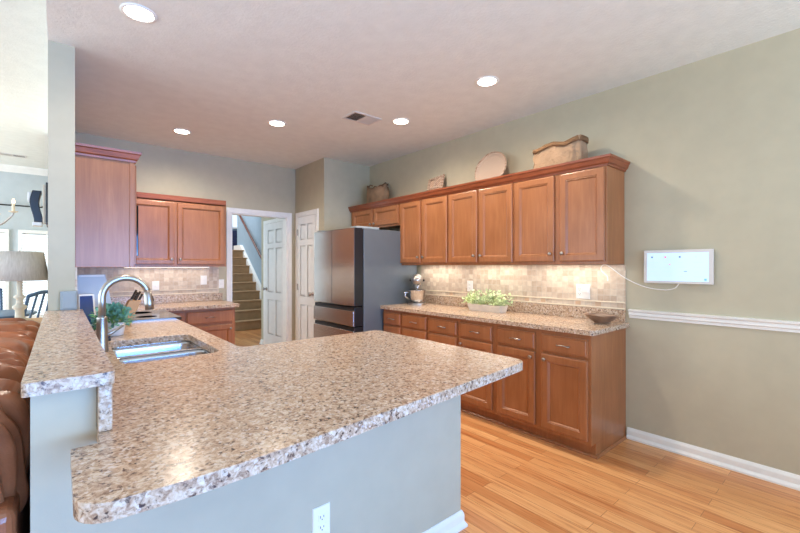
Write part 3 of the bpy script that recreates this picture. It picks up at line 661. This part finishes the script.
# ------------------------------------------------------------------ refrigerator
fr = thing('refrigerator', (2.95, 4.05, 0), 'stainless steel french door refrigerator with grey side beside the cabinets', 'refrigerator')
FY0, FY1, FX = 3.715, 4.52, 2.56
FY0 = 3.70-0.075
box('body', M['fridge_side'], FX, 3.36, FY0, 4.52, 0.03, 1.78, fr, 0.005)
box('gasket', M['black'], FX-0.014, FX, FY0+0.01, 4.51, 0.05, 1.77, fr)
box('top_hinge_cover', M['gray_box'], FX-0.10, FX+0.22, FY0+0.005, FY0+0.12, 1.781, 1.806, fr, 0.006)
box('top_hinge_cover', M['gray_box'], FX-0.10, FX+0.12, 4.38, 4.50, 1.781, 1.806, fr, 0.006)
def fdoor(name, y0, y1, z0, z1):
    # door block: bulged stainless front, dark sides
    n = 25; pr = []
    for k in range(n):
        t = k/(n-1); pr.append((FX-0.125-0.012*math.sin(PI*(0.5*t if y0 < 4.05 and y1 < 4.2 else 0.5+0.5*t if y0 > 3.9 else t)), y0+(y1-y0)*t))
    pts = [(FX-0.015, y0)]+pr+[(FX-0.015, y1)]
    d = MB().poly(pts, z0, z1).build(name, M['black'], fr, 0.004)
    m = MB(); L = [[(x-0.0015, y, z0+0.004) for x, y in pr], [(x-0.0015, y, z1-0.004) for x, y in pr]]
    m.loops(L, cap0=False, cap1=False, closed=False, smooth=False); o = m.build('steel_skin', M['steel'], d)
    sd = o.modifiers.new('s', 'SOLIDIFY'); sd.thickness = 0.002; sd.offset = 0
    return d
ym = (FY0+4.52)/2
fdoor('door', FY0+0.003, ym-0.004, 0.925, 1.785); fdoor('door', ym+0.004, 4.517, 0.925, 1.785)
def fdrawer(z0, z1):
    d = box('drawer', M['black'], FX-0.12, FX-0.015, FY0+0.003, 4.517, z0, z1+0.028, fr, 0.004)
    MB().box(FX-0.138, FX-0.1205, FY0+0.003, 4.517, z0+0.002, z1-0.012).build('steel_skin', M['steel'], d, 0.004)
fdrawer(0.705, 0.885); fdrawer(0.10, 0.665)
MB().box(FX-0.10, FX-0.02, FY0+0.02, 4.5, 0.02, 0.09).build('kick_plate', M['black'], fr)
for yy in (FY0+0.04, 4.46):
    for xx in (FX+0.04, 3.28): MB().lathe((xx, yy, 0.0), [(0.02, 0), (0.02, 0.031)], 12).build('foot', M['black'], fr)

# ------------------------------------------------------------------ things on the right counter
mx = thing('stand_mixer', (3.19, 3.44, 0.915), 'silver stand mixer with steel bowl at the refrigerator end of the counter', 'mixer')
cx, cy_ = 3.19, 3.44
m = MB(); m.poly(rounded([(cx-0.10, cy_-0.14), (cx+0.10, cy_-0.14), (cx+0.10, cy_+0.16), (cx-0.10, cy_+0.16)], [0.09, 0.09, 0.06, 0.06]), 0.916, 0.94).build('base', M['nickel'], mx, 0.006)
MB().loops([[(cx+math.cos(a)*rx, cy_+0.10+oy+math.sin(a)*ry, z) for a in [2*PI*k/18 for k in range(18)]] for rx, ry, oy, z in ((0.06, 0.05, 0, 0.94), (0.045, 0.04, 0.0, 1.0), (0.045, 0.045, 0, 1.10), (0.055, 0.06, -0.01, 1.15))]).build('column', M['nickel'], mx)
MB().lathe((cx, cy_, 1.205), [(0.004, -0.17), (0.035, -0.168), (0.052, -0.15), (0.060, -0.10), (0.066, 0.0), (0.068, 0.08), (0.060, 0.13), (0.035, 0.155), (0.004, 0.16)], 22, 'y').build('motor_head', M['nickel'], mx)
MB().lathe((cx, cy_-0.171, 1.205), [(0.004, -0.012), (0.022, -0.010), (0.022, 0.002)], 16, 'y').build('hub', M['chrome'], mx)
for s_ in (-1, 1): MB().lathe((cx+s_*0.066, cy_-0.05, 1.20), [(0.012, 0), (0.012, s_*0.02), (0.004, s_*0.022)], 12, 'x').build('knob', M['black'], mx)
MB().lathe((cx, cy_-0.05, 0.941), [(0.045, 0), (0.05, 0.01), (0.07, 0.03), (0.092, 0.08), (0.100, 0.145), (0.103, 0.147), (0.098, 0.150), (0.090, 0.08), (0.066, 0.034), (0.004, 0.02)], 28).build('bowl', M['chrome'], mx)
MB().tube([(cx-0.09, cy_-0.08, 1.07), (cx-0.135, cy_-0.09, 1.06), (cx-0.14, cy_-0.09, 1.02), (cx-0.10, cy_-0.08, 0.99)], 0.007, 8).build('bowl_handle', M['chrome'], mx)
MB().tube([(cx, cy_-0.05, 1.15), (cx, cy_-0.05, 1.08)], 0.008, 8).build('beater_shaft', M['chrome'], mx)

mx.rotation_euler = (0, 0, -0.75)
pl = thing('planter', (3.235, 2.47, 0.915), 'long whitewashed planter of pale green foliage on the right counter', 'planter')
m = MB(); L = []
for ins, z in ((0.012, 0.916), (0.0, 0.97), (0.0, 0.985), (0.012, 0.985), (0.014, 0.965)):
    L.append([(x, y, z) for x, y in rounded([(3.17+ins, 2.26+ins), (3.30-ins, 2.26+ins), (3.30-ins, 2.67-ins), (3.17+ins, 2.67-ins)], [0.02]*4)])
m.loops(L, smooth=False).build('box', M['planter'], pl)
fo = MB(); r = random.Random(11)
for i in range(900):
    y = r.uniform(2.23, 2.72); x = r.gauss(3.235, 0.045); z = 0.98+abs(r.gauss(0, 0.055))*(1.15-abs(y-2.47)*1.2)
    fo.leaf((x, y, min(z, 1.11)), (r.uniform(-1, 1), r.uniform(-1, 1), r.uniform(-.2, 1)), r.uniform(.022, .042), r.uniform(.006, .011), (r.uniform(-1, 1), r.uniform(-1, 1), 1))
fo.build('foliage', M['pale_leaf'], pl, merge=False)
bw = thing('wooden_bowl', (3.20, 1.38, 0.915), 'shallow dark carved bowl at the near end of the right counter', 'bowl')
L = []
for r_, z, wv in ((0.035, 0.0, 0), (0.05, 0.004, 0), (0.085, 0.022, 0.1), (0.125, 0.048, 0.25), (0.13, 0.052, 0.3), (0.120, 0.048, 0.25), (0.08, 0.026, 0.1), (0.03, 0.012, 0)):
    L.append([(3.22+r_*0.8*math.cos(a), 1.36+r_*1.0*math.sin(a), 0.916+z*1.35+wv*0.012*math.sin(5*a)) for a in [2*PI*k/36 for k in range(36)]])
MB().loops(L).build('bowl', M['bowl'], bw)
MB().lathe((3.22, 1.36, 0.9155), [(0.036, 0), (0.036, 0.004), (0.03, 0.004)], 20).build('foot_ring', M['copper'], bw)

# wall plates
def outlet(name, c, n, w, h, kind, label, group=None):
    # kind: list of 'outlet' / 'switch' columns
    n = Vector(n); u = Vector((-n.y, n.x, 0)); c = Vector(c)
    t = thing(name, c, label, 'outlet' if 'outlet' in kind else 'switch', group)
    MB().rects(c-u*w/2-Vector((0, 0, h/2)), u, n, w, h, [(0, 0), (0, 0.003), (0.003, 0.006)]).build('plate', M['plate'], t)
    for i, k in enumerate(kind):
        uc = c+u*((i+0.5)/len(kind)-0.5)*w*0.86
        if k == 'outlet':
            for dz in (-0.02, 0.02):
                f = MB().rects(uc-u*0.017+Vector((0, 0, dz-0.0145))+n*0.006, u, n, 0.034, 0.029, [(0, 0), (0.002, 0.0025)]).build('socket', M['plate'], t)
                m = MB()
                for a, hh in ((-0.007, 0.009), (0.007, 0.007)): m.rects(uc+u*(a-0.0012)+Vector((0, 0, dz-hh/2+0.002))+n*0.0085, u, n, 0.0024, hh, [(0, 0), (0, 0.0006)])
                m.rects(uc-u*0.002+Vector((0, 0, dz-0.011))+n*0.0085, u, n, 0.004, 0.004, [(0, 0), (0, 0.0006)])
                m.build('slots', M['slot'], f)
        else: MB().rects(uc-u*0.005+Vector((0, 0, -0.012))+n*0.006, u, n, 0.010, 0.024, [(0, 0), (0.001, 0.008)]).build('toggle', M['plate'], t)
    return t
outlet('wall_outlet', (0.778, 1.39, 0.365), (0, -1, 0), 0.076, 0.122, ['outlet'], 'white outlet low on the pale peninsula wall')
outlet('wall_outlet', (XR-0.01, 2.845, 1.145), (-1, 0, 0), 0.076, 0.118, ['outlet'], 'white outlet on the right backsplash behind the leafy planter')
o = outlet('light_switch', (XR-0.01, 1.60, 1.145), (-1, 0, 0), 0.12, 0.125, ['outlet', 'switch'], 'double white plate on the right backsplash holding a plugged-in adapter')
tag(box('power_adapter', M['plate'], XR-0.062, XR-0.018, 1.535, 1.583, 1.135, 1.195, bev=0.006), 'white plug-in power adapter in the double wall plate', 'adapter')
outlet('light_switch', (0.88, YB-0.01, 1.125), (0, -1, 0), 0.076, 0.118, ['switch'], 'leftmost white plate on the back wall tile, nearest the faucet')
outlet('light_switch', (1.415, YB-0.01, 1.185), (0, -1, 0), 0.076, 0.118, ['switch'], 'higher white switch plate on back wall tile under the cabinet')
outlet('light_switch', (1.632, YB, 1.13), (0, -1, 0), 0.07, 0.118, ['switch'], 'white switch plate on painted wall beside the doorway casing')

# wall display and its cord
dp = thing('wall_display', (XR, 0.91, 1.36), 'white framed digital calendar display mounted on the right wall', 'display')
dy0, dy1, dz0, dz1 = 0.695, 1.122, 1.235, 1.482
box('mount', M['black'], XR-0.012, XR, 0.80, 1.02, 1.30, 1.42, dp)
MB().box(XR-0.034, XR-0.012, dy0, dy1, dz0, dz1).build('frame', M['frame_light'], dp, 0.003)
sc = box('screen', M['screen'], XR-0.0352, XR-0.034, dy0+0.025, dy1-0.022, dz0+0.018, dz1-0.022, dp)
def mark(y, z, w, h, mt, nm='mark'):   # y measured from the left edge of the screen
    box(nm, M[mt], XR-0.0358, XR-0.0353, dy1-0.022-y-w, dy1-0.022-y, dz0+0.018+z, dz0+0.018+z+h, sc)
for y, mt in ((0.028, 's_gray'), (0.115, 's_red'), (0.205, 's_gray'), (0.30, 's_line')): mark(y, 0.17, 0.012, 0.012, mt)
for i, y in enumerate((0.02, 0.11, 0.20, 0.295)):
    for k in range(4): mark(y, 0.135-0.034*k, 0.055-0.012*((i+k) % 3), 0.003, 's_line', 'text_line')
mark(0.145, 0.118, 0.008, 0.008, 's_red'); mark(0.355, 0.008, 0.014, 0.014, 's_teal'); mark(0.235, 0.07, 0.02, 0.004, 's_gray')
def bez(pts, n=8):
    out = []; P = [Vector(p) for p in pts]; P = [P[0]]+P+[P[-1]]
    for i in range(1, len(P)-2):
        for k in range(n):
            t = k/n; a, b, c, d = P[i-1], P[i], P[i+1], P[i+2]
            out.append(0.5*((2*b)+(c-a)*t+(2*a-5*b+4*c-d)*t*t+(3*b-a-3*c+d)*t**3))
    out.append(P[-2]); return out
MB().tube(bez([(3.425, 1.395, 1.24), (3.425, 1.40, 1.28), (3.42, 1.445, 1.33), (3.42, 1.435, 1.368), (3.42, 1.39, 1.366), (3.428, 1.265, 1.27), (3.434, 1.13, 1.205), (3.434, 1.0, 1.185), (3.434, 0.93, 1.20), (3.43, 0.90, 1.237)]), 0.004, 7).build('power_cord', M['plate'], dp)

# ------------------------------------------------------------------ decorations on top of the right cabinets
ZT = 2.15
# paper bag: open topped soft box with a dark turned-out rim
r = random.Random(4)
def bagring(sx_, sy_, z, jit, sl=0, lean=0.0):
    o = []
    N = 44
    for k in range(N):
        a = 2*PI*k/N; c_, s_ = math.cos(a), math.sin(a)
        x = sx_*abs(c_)**0.5*(1 if c_ > 0 else -1); y = sy_*abs(s_)**0.5*(1 if s_ > 0 else -1)
        o.append((3.23+x+r.uniform(-jit, jit), 1.705+y+r.uniform(-jit, jit)+lean, z+sl*(0.8*math.sin(y*26+0.6)-y*1.6)+r.uniform(-jit, jit)*.6))
    return o
bg_ = thing('paper_bag', (3.23, 1.705, ZT), 'crumpled brown paper bag with dark folded rim on the right end cabinet', 'bag')
L = [bagring(0.085, 0.20, ZT+0.001, 0.002), bagring(0.10, 0.225, ZT+0.05, 0.007), bagring(0.095, 0.21, ZT+0.10, 0.011), bagring(0.10, 0.215, ZT+0.15, 0.011, 0.006), bagring(0.092, 0.212, ZT+0.20, 0.008, 0.014),
     bagring(0.10, 0.218, ZT+0.240, 0.007, 0.018), bagring(0.094, 0.212, ZT+0.236, 0.004, 0.018), bagring(0.085, 0.195, ZT+0.15, 0.005), bagring(0.08, 0.185, ZT+0.01, 0.002)]
MB().loops(L).build('body', M['bag'], bg_)
L = [bagring(0.104, 0.222, ZT+0.240, 0.004, 0.018), bagring(0.108, 0.220, ZT+0.222, 0.006, 0.018), bagring(0.104, 0.216, ZT+0.200, 0.006, 0.014), bagring(0.102, 0.214, ZT+0.203, 0.003, 0.014), bagring(0.100, 0.216, ZT+0.233, 0.002, 0.018)]
m = MB().loops(L+[L[0]], cap0=False, cap1=False); m.build('folded_rim', plain('dark_kraft', (132, 98, 66), 0.85, bump=(30, 0.9, 0.015), var=0.25), bg_)
# oval tray leaning on the wall
m = MB(); L = []
def oval(ry, rz, t):
    c0 = Vector((3.30, 2.46, ZT+0.18)); tilt = math.radians(14)
    o = []
    for k in range(40):
        a = 2*PI*k/40; y = ry*math.cos(a); z = rz*math.sin(a)
        o.append((c0.x+z*math.sin(tilt)-t*math.cos(tilt), c0.y+y, c0.z+z*math.cos(tilt)+t*math.sin(tilt)))
    return o
L = [oval(0.115, 0.13, -0.0), oval(0.170, 0.162, 0.008), oval(0.188, 0.18, 0.022), oval(0.182, 0.174, 0.026), oval(0.163, 0.155, 0.014), oval(0.145, 0.137, 0.010)]
tr = thing('woven_tray', (3.33, 2.46, ZT), 'oval woven tray leaning on the wall atop the middle cabinet', 'tray')
m.loops(L).build('tray', M['weave'], tr)
MB().tube(oval(0.185, 0.177, 0.026)+oval(0.185, 0.177, 0.026)[:1], 0.006, 8).build('rim', M['weave2'], tr)
m = MB()
pq = thing('carved_plaque', (3.33, 3.31, ZT), 'small square openwork plaque leaning on the wall above the cabinets', 'plaque')
def pl_pt(a, b, t): return Vector((3.335+b*0.22-t, 3.31-a, ZT+0.001+b))
m.loops([[pl_pt(a, b, 0) for a, b in ((-.125, 0), (.125, 0), (.125, .275), (-.12, .25))], [pl_pt(a, b, 0.02) for a, b in ((-.125, 0), (.125, 0), (.125, .275), (-.12, .25))]], smooth=False).build('panel', M['weave2'], pq, 0.003)
for a0, b0_, a1, b1 in ((-.10, .01, .10, .01), (-.085, .225, .11, .262), (-.10, .01, -.085, .225), (.10, .01, .11, .262), (-.09, .12, .105, .14), (0, .01, 0, .24), (-.09, .02, .09, .24)):
    MB().tube([pl_pt(a0, b0_, .024), pl_pt(a1, b1, .024)], 0.006, 6).build('twig', M['weave'], pq)
bk = thing('bark_basket', (3.30, 4.35, ZT), 'rough bark basket with a ragged rim above the refrigerator', 'basket')
r = random.Random(9); L = []
for (s_, z, j) in ((0.085, 0.001, .003), (0.108, 0.06, .007), (0.118, 0.16, .008), (0.112, 0.285, .014), (0.102, 0.280, .012), (0.10, 0.15, .004), (0.07, 0.02, .002)):
    L.append([(3.30+s_*0.8*math.cos(a)+r.uniform(-j, j), 4.35+s_*1.9*math.sin(a)+r.uniform(-j, j), ZT+z+(0.022*math.sin(3*a+1) if z > .2 else 0)+r.uniform(-j, j)) for a in [2*PI*k/26 for k in range(26)]])
bk.location = (3.30, 4.35, ZT); bk['_o'] = (3.30, 4.35, ZT)
MB().loops(L).build('basket', M['bark'], bk)
m = MB()
for k in range(12):
    a = 2*PI*k/12; z = ZT+0.292+0.022*math.sin(3*a+1)
    m.tube([(3.30+0.090*math.cos(a), 4.35+0.20*math.sin(a), z-0.02), (3.30+0.094*math.cos(a+.3), 4.35+0.205*math.sin(a+.3), z+0.008), (3.30+0.090*math.cos(a+.6), 4.35+0.20*math.sin(a+.6), z-0.01)], 0.007, 6)
m.build('rim_twigs', plain('dark_bark', (108, 78, 56), 0.9, var=0.3), bk)
# ------------------------------------------------------------------ ceiling lights and vents
def spotlamp(x, y, label, visible=True, z=CZ, e=25):
    t = thing('recessed_light', (x, y, z), label, 'ceiling light', 'recessed kitchen ceiling lights')
    MB().lathe((x, y, z), [(0.092, 0), (0.092, -0.004), (0.080, -0.008), (0.070, -0.004), (0.070, 0.0)], 32).build('trim_ring', M['white'], t)
    MB().lathe((x, y, z-0.001), [(0.070, 0), (0.066, -0.006), (0.03, -0.009), (0.002, -0.010)], 32).build('lens', M['lens'], t)
    l = bpy.data.lights.new('lamp', 'SPOT'); l.spot_size = math.radians(168); l.spot_blend = 1.0; l.shadow_soft_size = 0.06; l.energy = e*5.6; l.color = (1.0, 0.88, 0.73)
    o = bpy.data.objects.new('lamp', l); COL.objects.link(o); o.parent = t; o.location = (0, 0, -0.016)
    return t
spotlamp(0.347, 2.72, 'large lit recessed light nearest the grey post', e=13)
spotlamp(2.557, 1.95, 'lit recessed light closest to the right wall above the counter end')
spotlamp(2.605, 3.045, 'lit recessed light just right of the ceiling vent')
spotlamp(1.682, 3.904, 'lit recessed light left of the ceiling vent')
spotlamp(1.003, 4.797, 'lit recessed light farthest left, above the far corner cabinets')
def vent(x0, x1, y0, y1, z, label):
    t = thing('ceiling_vent', ((x0+x1)/2, (y0+y1)/2, z), label, 'vent')
    MB().box(x0, x1, y0, y0+0.02, z-0.008, z).box(x0, x1, y1-0.02, y1, z-0.008, z).box(x0, x0+0.02, y0+0.02, y1-0.02, z-0.008, z).box(x1-0.02, x1, y0+0.02, y1-0.02, z-0.008, z).box((x0+x1)/2-0.006, (x0+x1)/2+0.006, y0+0.02, y1-0.02, z-0.008, z).build('frame', M['frame_light'], t)
    box('duct', M['slot'], x0+0.02, x1-0.02, y0+0.02, y1-0.02, z-0.002, z-0.0005, t)
    m = MB(); n = 9
    for half, sg in ((0, 1), (1, -1)):
        a = x0+0.02 if half == 0 else (x0+x1)/2+0.006; b = (x0+x1)/2-0.006 if half == 0 else x1-0.02
        for k in range(n):
            x = a+(b-a)*(k+.5)/n; m.add([(x-0.004*sg-.0035, y0+.02, z-0.009), (x-0.004*sg-.0035, y1-.02, z-0.009), (x+0.004*sg+.0035*sg, y1-.02, z-0.002), (x+0.004*sg+.0035*sg, y0+.02, z-0.002)], [(0, 1, 2, 3)])
    m.build('louvres', M['frame_light'], t)
vent(2.10, 2.42, 3.12, 3.34, CZ, 'rectangular louvred air vent in the kitchen ceiling')
vent(-0.72, -0.40, 8.6, 8.75, 3.1, 'pale air vent in the far dining ceiling')
# under-cabinet light bars
def bar(x0, x1, y0, y1, z, label, e, rz=0):
    t = thing('under_cabinet_light', ((x0+x1)/2, (y0+y1)/2, z), label, 'light', 'slim lights under the wall cabinets')
    box('housing', M['white'], x0, x1, y0, y1, z-0.012, z-0.0005, t); box('lens', M['uclens'], x0+0.006, x1-0.006, y0+0.006, y1-0.006, z-0.014, z-0.012, t)
    l = bpy.data.lights.new('lamp', 'AREA'); l.shape = 'RECTANGLE'; l.size = x1-x0; l.size_y = y1-y0; l.energy = e; l.color = (1.0, 0.92, 0.82)
    o = bpy.data.objects.new('lamp', l); COL.objects.link(o); o.parent = t; o.location = (0, 0, -0.018)
bar(3.28, 3.33, 2.95, 3.55, UZ+0.022, 'slim light under the cabinet above the stand mixer', 2.2)
bar(3.28, 3.33, 2.15, 2.78, UZ+0.022, 'slim light under the cabinet above the leafy planter', 2.2)
bar(3.28, 3.33, 1.35, 1.98, UZ+0.022, 'slim light under the right end cabinet', 2.2)
bar(0.55, 1.45, 5.42, 5.47, 1.36, 'slim light under the back wall cabinet', 1.6)

# ------------------------------------------------------------------ living side: sofa, lamp, chandelier, dining set
sf = thing('sofa', (-0.6, 2.4, 0), 'brown leather sofa backed up against the half wall', 'sofa')
MB().box(-0.30, -0.085, 1.42, 3.85, 0.06, 0.74).build('back_frame', M['leather'], sf, 0.03, seg=4)
MB().box(-1.05, -0.30, 1.42, 3.85, 0.06, 0.34).build('seat_base', M['leather'], sf, 0.03, seg=4)
def cushion(x0, x1, y0, y1, z0, z1, folds, seed, name, p=0.35, amp=0.02):
    r = random.Random(seed); nu, nv = 72, 90; vs = []; L = []
    cx, cy, cz = (x0+x1)/2, (y0+y1)/2, (z0+z1)/2; hx, hy, hz = (x1-x0)/2, (y1-y0)/2, (z1-z0)/2
    ph = [r.uniform(0, 6) for _ in range(4)]
    sg = lambda v, e: (abs(v)**e)*(1 if v >= 0 else -1)
    for i in range(nv+1):
        a = -PI/2+PI*i/nv; loop = []       # along y
        for k in range(nu):
            b = 2*PI*k/nu; q = abs(math.cos(a))**p
            px_, pz = sg(math.cos(b), 0.6)*q, sg(math.sin(b), 0.6)*q; py = sg(math.sin(a), 0.45)
            f = amp*math.sin(folds*py*2.2+ph[0]+1.3*math.sin(2*b+ph[1])+0.8*px_)+amp*.5*math.sin(folds*py*4.6+ph[2]+2.1*math.sin(b*3+ph[3]))
            f += amp*.45*math.sin(folds*py*11+ph[3]+1.2*math.sin(b+ph[0])+px_*1.5)
            f -= amp*0.9*max(0, 1-abs(((py*1.5+ph[3]*.1) % 1)-.5)/.07)
            loop.append((cx+px_*(hx+f), cy+py*hy, cz+pz*(hz+f)))
        L.append(loop)
    return MB().loops(L).build(name, M['leather'], sf)
for i, (a, b) in enumerate(((1.43, 2.22), (2.20, 3.02), (3.0, 3.80))):
    cushion(-0.46, -0.088, a, b, 0.62, 1.0, 5, i+3, 'back_cushion')
    cushion(-1.08, -0.38, a, b, 0.32, 0.52, 2, i+20, 'seat_cushion', amp=0.004)
for a in (3.84,): MB().box(-1.08, -0.12, a, a+0.2, 0.06, 0.68).build('arm', M['leather'], sf, 0.06, seg=4)
for xx in (-1.0, -0.16):
    for yy in (1.46, 3.96): box('foot', M['brown_wood'], xx, xx+0.06, yy, yy+0.06, 0, 0.06, sf)
et = thing('console_table', (-0.42, 4.5, 0), 'light wood side table under the lamp past the sofa', 'table')
box('table_top', M['knifewood'], -0.80, -0.08, 4.25, 4.85, 0.86, 0.90, et, 0.006)
for xx in (-0.78, -0.15):
    for yy in (4.28, 4.77): box('leg', M['knifewood'], xx, xx+0.05, yy, yy+0.05, 0, 0.86, et)
lp = thing('table_lamp', (-0.249, 4.52, 0.90), 'white turned table lamp with wide linen drum shade beside the post', 'lamp')
MB().lathe((-0.249, 4.52, 0.901), [(0.07, 0), (0.07, 0.02), (0.03, 0.04), (0.028, 0.10), (0.045, 0.12), (0.045, 0.135), (0.024, 0.15), (0.020, 0.19), (0.038, 0.205), (0.036, 0.215), (0.018, 0.23), (0.018, 0.40), (0.006, 0.41)], 20).build('base', M['lampwhite'], lp)
m = MB().lathe((-0.249, 4.52, 1.245), [(0.185, 0), (0.150, 0.235)], 40); m.f = m.f[:-2]; m.sm = m.sm[:-2]
o = m.build('lamp_shade', M['shade'], lp); sd = o.modifiers.new('s', 'SOLIDIFY'); sd.thickness = 0.003
MB().tube([(-0.249, 4.52, 1.30), (-0.249, 4.52, 1.49)], 0.005, 8).build('harp', M['nickel'], lp)
for q in ((0.148, 0), (0, 0.148)): MB().tube([(-0.249-q[0], 4.52-q[1], 1.475), (-0.249+q[0], 4.52+q[1], 1.475)], 0.003, 6).build('spider', M['nickel'], lp)
# wall-hung fixture on the living side of the post wall
ws = thing('wall_sconce', (-0.06, 3.95, 1.65), 'black and white fixture hung on the wall behind the post', 'sconce')
MB().box(-0.075, -0.058, 3.80, 4.10, 1.66, 1.96).build('mount_plate', M['black'], ws, 0.004)
MB().box(-0.092, -0.075, 3.85, 3.92, 1.67, 1.95).build('back_panel', M['lampwhite'], ws, 0.004)
L = []
for k in range(9):
    t = k/8; z = 1.68+t*0.23; x = -0.152+0.012*math.cos(t*5); L.append([(x-0.001, 3.90, z), (x+0.05, 3.90, z), (x+0.05, 4.02, z), (x-0.001, 4.02, z)])
MB().loops(L, smooth=False).build('shade', M['black'], ws, 0.004)
MB().box(-0.150, -0.098, 3.895, 4.02, 1.655, 1.68).build('lower_trim', M['white'], ws, 0.003)
MB().tube([(-0.165, 3.95, 1.83), (-0.165, 3.95, 1.90)], 0.012, 10).build('bulb', M['plate'], ws)
MB().tube([(-0.10, 3.96, 1.80), (-0.06, 3.96, 1.80)], 0.008, 8).build('arm', M['bronze'], ws)
# curtain rod
cr_ = thing('curtain_rod', (-1.2, 9.5, 2.4), 'thin dark curtain rod across the dining room windows', 'curtain rod')
MB().tube([(-2.4, 9.53, 2.41), (-0.07, 9.53, 2.41)], 0.012, 8).build('rod', M['black'], cr_)
for xx in (-2.3, -0.6): MB().tube([(xx, 9.53, 2.41), (xx, 9.62, 2.41)], 0.008, 6).build('bracket', M['black'], cr_)
# chandelier
cd_ = thing('chandelier', (-0.78, 6.1, 2.0), 'scrolled metal chandelier with lit candle bulbs over the dining table', 'chandelier')
cx, cy_ = -0.80, 6.1
MB().lathe((cx, cy_, 1.78), [(0.004, 0), (0.02, 0.02), (0.012, 0.05), (0.035, 0.10), (0.035, 0.16), (0.012, 0.22), (0.02, 0.3), (0.006, 0.36)], 16).build('stem', M['nickel'], cd_)
MB().tube([(cx, cy_, 2.1), (cx, cy_, 3.09)], 0.005, 6).build('chain', M['nickel'], cd_); MB().lathe((cx, cy_, 3.06), [(0.06, 0), (0.06, 0.03), (0.02, 0.04)], 16).build('canopy', M['nickel'], cd_)
for k in range(6):
    a = 2*PI*k/6-0.12; dx, dy = math.cos(a), math.sin(a)
    arm = MB().tube(bez([(cx+dx*.02, cy_+dy*.02, 1.90), (cx+dx*.14, cy_+dy*.14, 1.80), (cx+dx*.30, cy_+dy*.30, 1.80), (cx+dx*.40, cy_+dy*.40, 1.90), (cx+dx*.42, cy_+dy*.42, 1.95)], 5), 0.009, 8).build('arm', M['nickel'], cd_)
    MB().lathe((cx+dx*.42, cy_+dy*.42, 1.945), [(0.012, 0), (0.04, 0.012), (0.04, 0.018), (0.013, 0.018), (0.013, 0.10), (0.002, 0.10)], 12).build('candle_cup', M['lampwhite'], arm)
    MB().lathe((cx+dx*.42, cy_+dy*.42, 2.045), [(0.006, 0), (0.015, 0.015), (0.012, 0.03), (0.002, 0.055)], 10).build('bulb', M['flame'], arm)
cl_ = bpy.data.lights.new('lamp', 'POINT'); cl_.energy = 10; cl_.color = (1.0, 0.9, 0.78); cl_.shadow_soft_size = 0.3
clo = bpy.data.objects.new('lamp', cl_); COL.objects.link(clo); clo.parent = cd_; clo.location = (0, 0, 0.25)
# dining set
dt = thing('dining_table', (-0.85, 7.3, 0), 'dark blue dining table seen beneath the lamp shade', 'table')
MB().lathe((-0.85, 7.3, 0.72), [(0.60, 0), (0.62, 0.01), (0.62, 0.03), (0.60, 0.035), (0.01, 0.035)], 40).build('table_top', M['navy_wood'], dt)
MB().lathe((-0.85, 7.3, 0.0), [(0.30, 0), (0.30, 0.03), (0.06, 0.08), (0.05, 0.3), (0.08, 0.45), (0.05, 0.6), (0.12, 0.72)], 20).build('pedestal', M['navy_wood'], dt)
def dchair(x, y, rz, label):
    t = thing('dining_chair', (x, y, 0), label, 'chair', 'dining chairs around the table'); t['_o'] = (0, 0, 0)
    MB().box(-0.21, 0.21, -0.21, 0.21, 0.43, 0.47).build('seat', M['navy_wood'], t, 0.012)
    for a in (-0.18, 0.18):
        box('leg', M['navy_wood'], a-0.018, a+0.018, 0.16, 0.196, 0, 0.43, t, 0.004)
        MB().tube([(a, -0.24, 0), (a, -0.19, 0.25), (a, -0.19, 0.46), (a*1.05, -0.24, 0.75), (a*1.0, -0.30, 1.02)], 0.017, 8).build('leg', M['navy_wood'], t)
    MB().tube(bez([(-0.18, -0.30, 1.01), (-0.09, -0.325, 1.04), (0, -0.33, 1.05), (0.09, -0.325, 1.04), (0.18, -0.30, 1.01)], 4), 0.022, 8).build('top_rail', M['navy_wood'], t)
    for a in (-0.09, 0, 0.09): MB().tube([(a, -0.20, 0.47), (a*1.1, -0.24, 0.75), (a, -0.32, 1.03)], 0.012, 6).build('spindle', M['navy_wood'], t)
    t.rotation_euler = (0, 0, rz)
    return t
dchair(-0.38, 6.75, math.radians(48), 'blue dining chair nearest the wall, turned back showing right of the lamp')
dchair(-1.05, 6.45, math.radians(-10), 'blue dining chair left of the lamp pole at the near side of the table')
dchair(-0.85, 8.15, PI, 'blue dining chair on the window side of the table')

for o in bpy.data.objects:
    if '_o' in o: del o['_o']
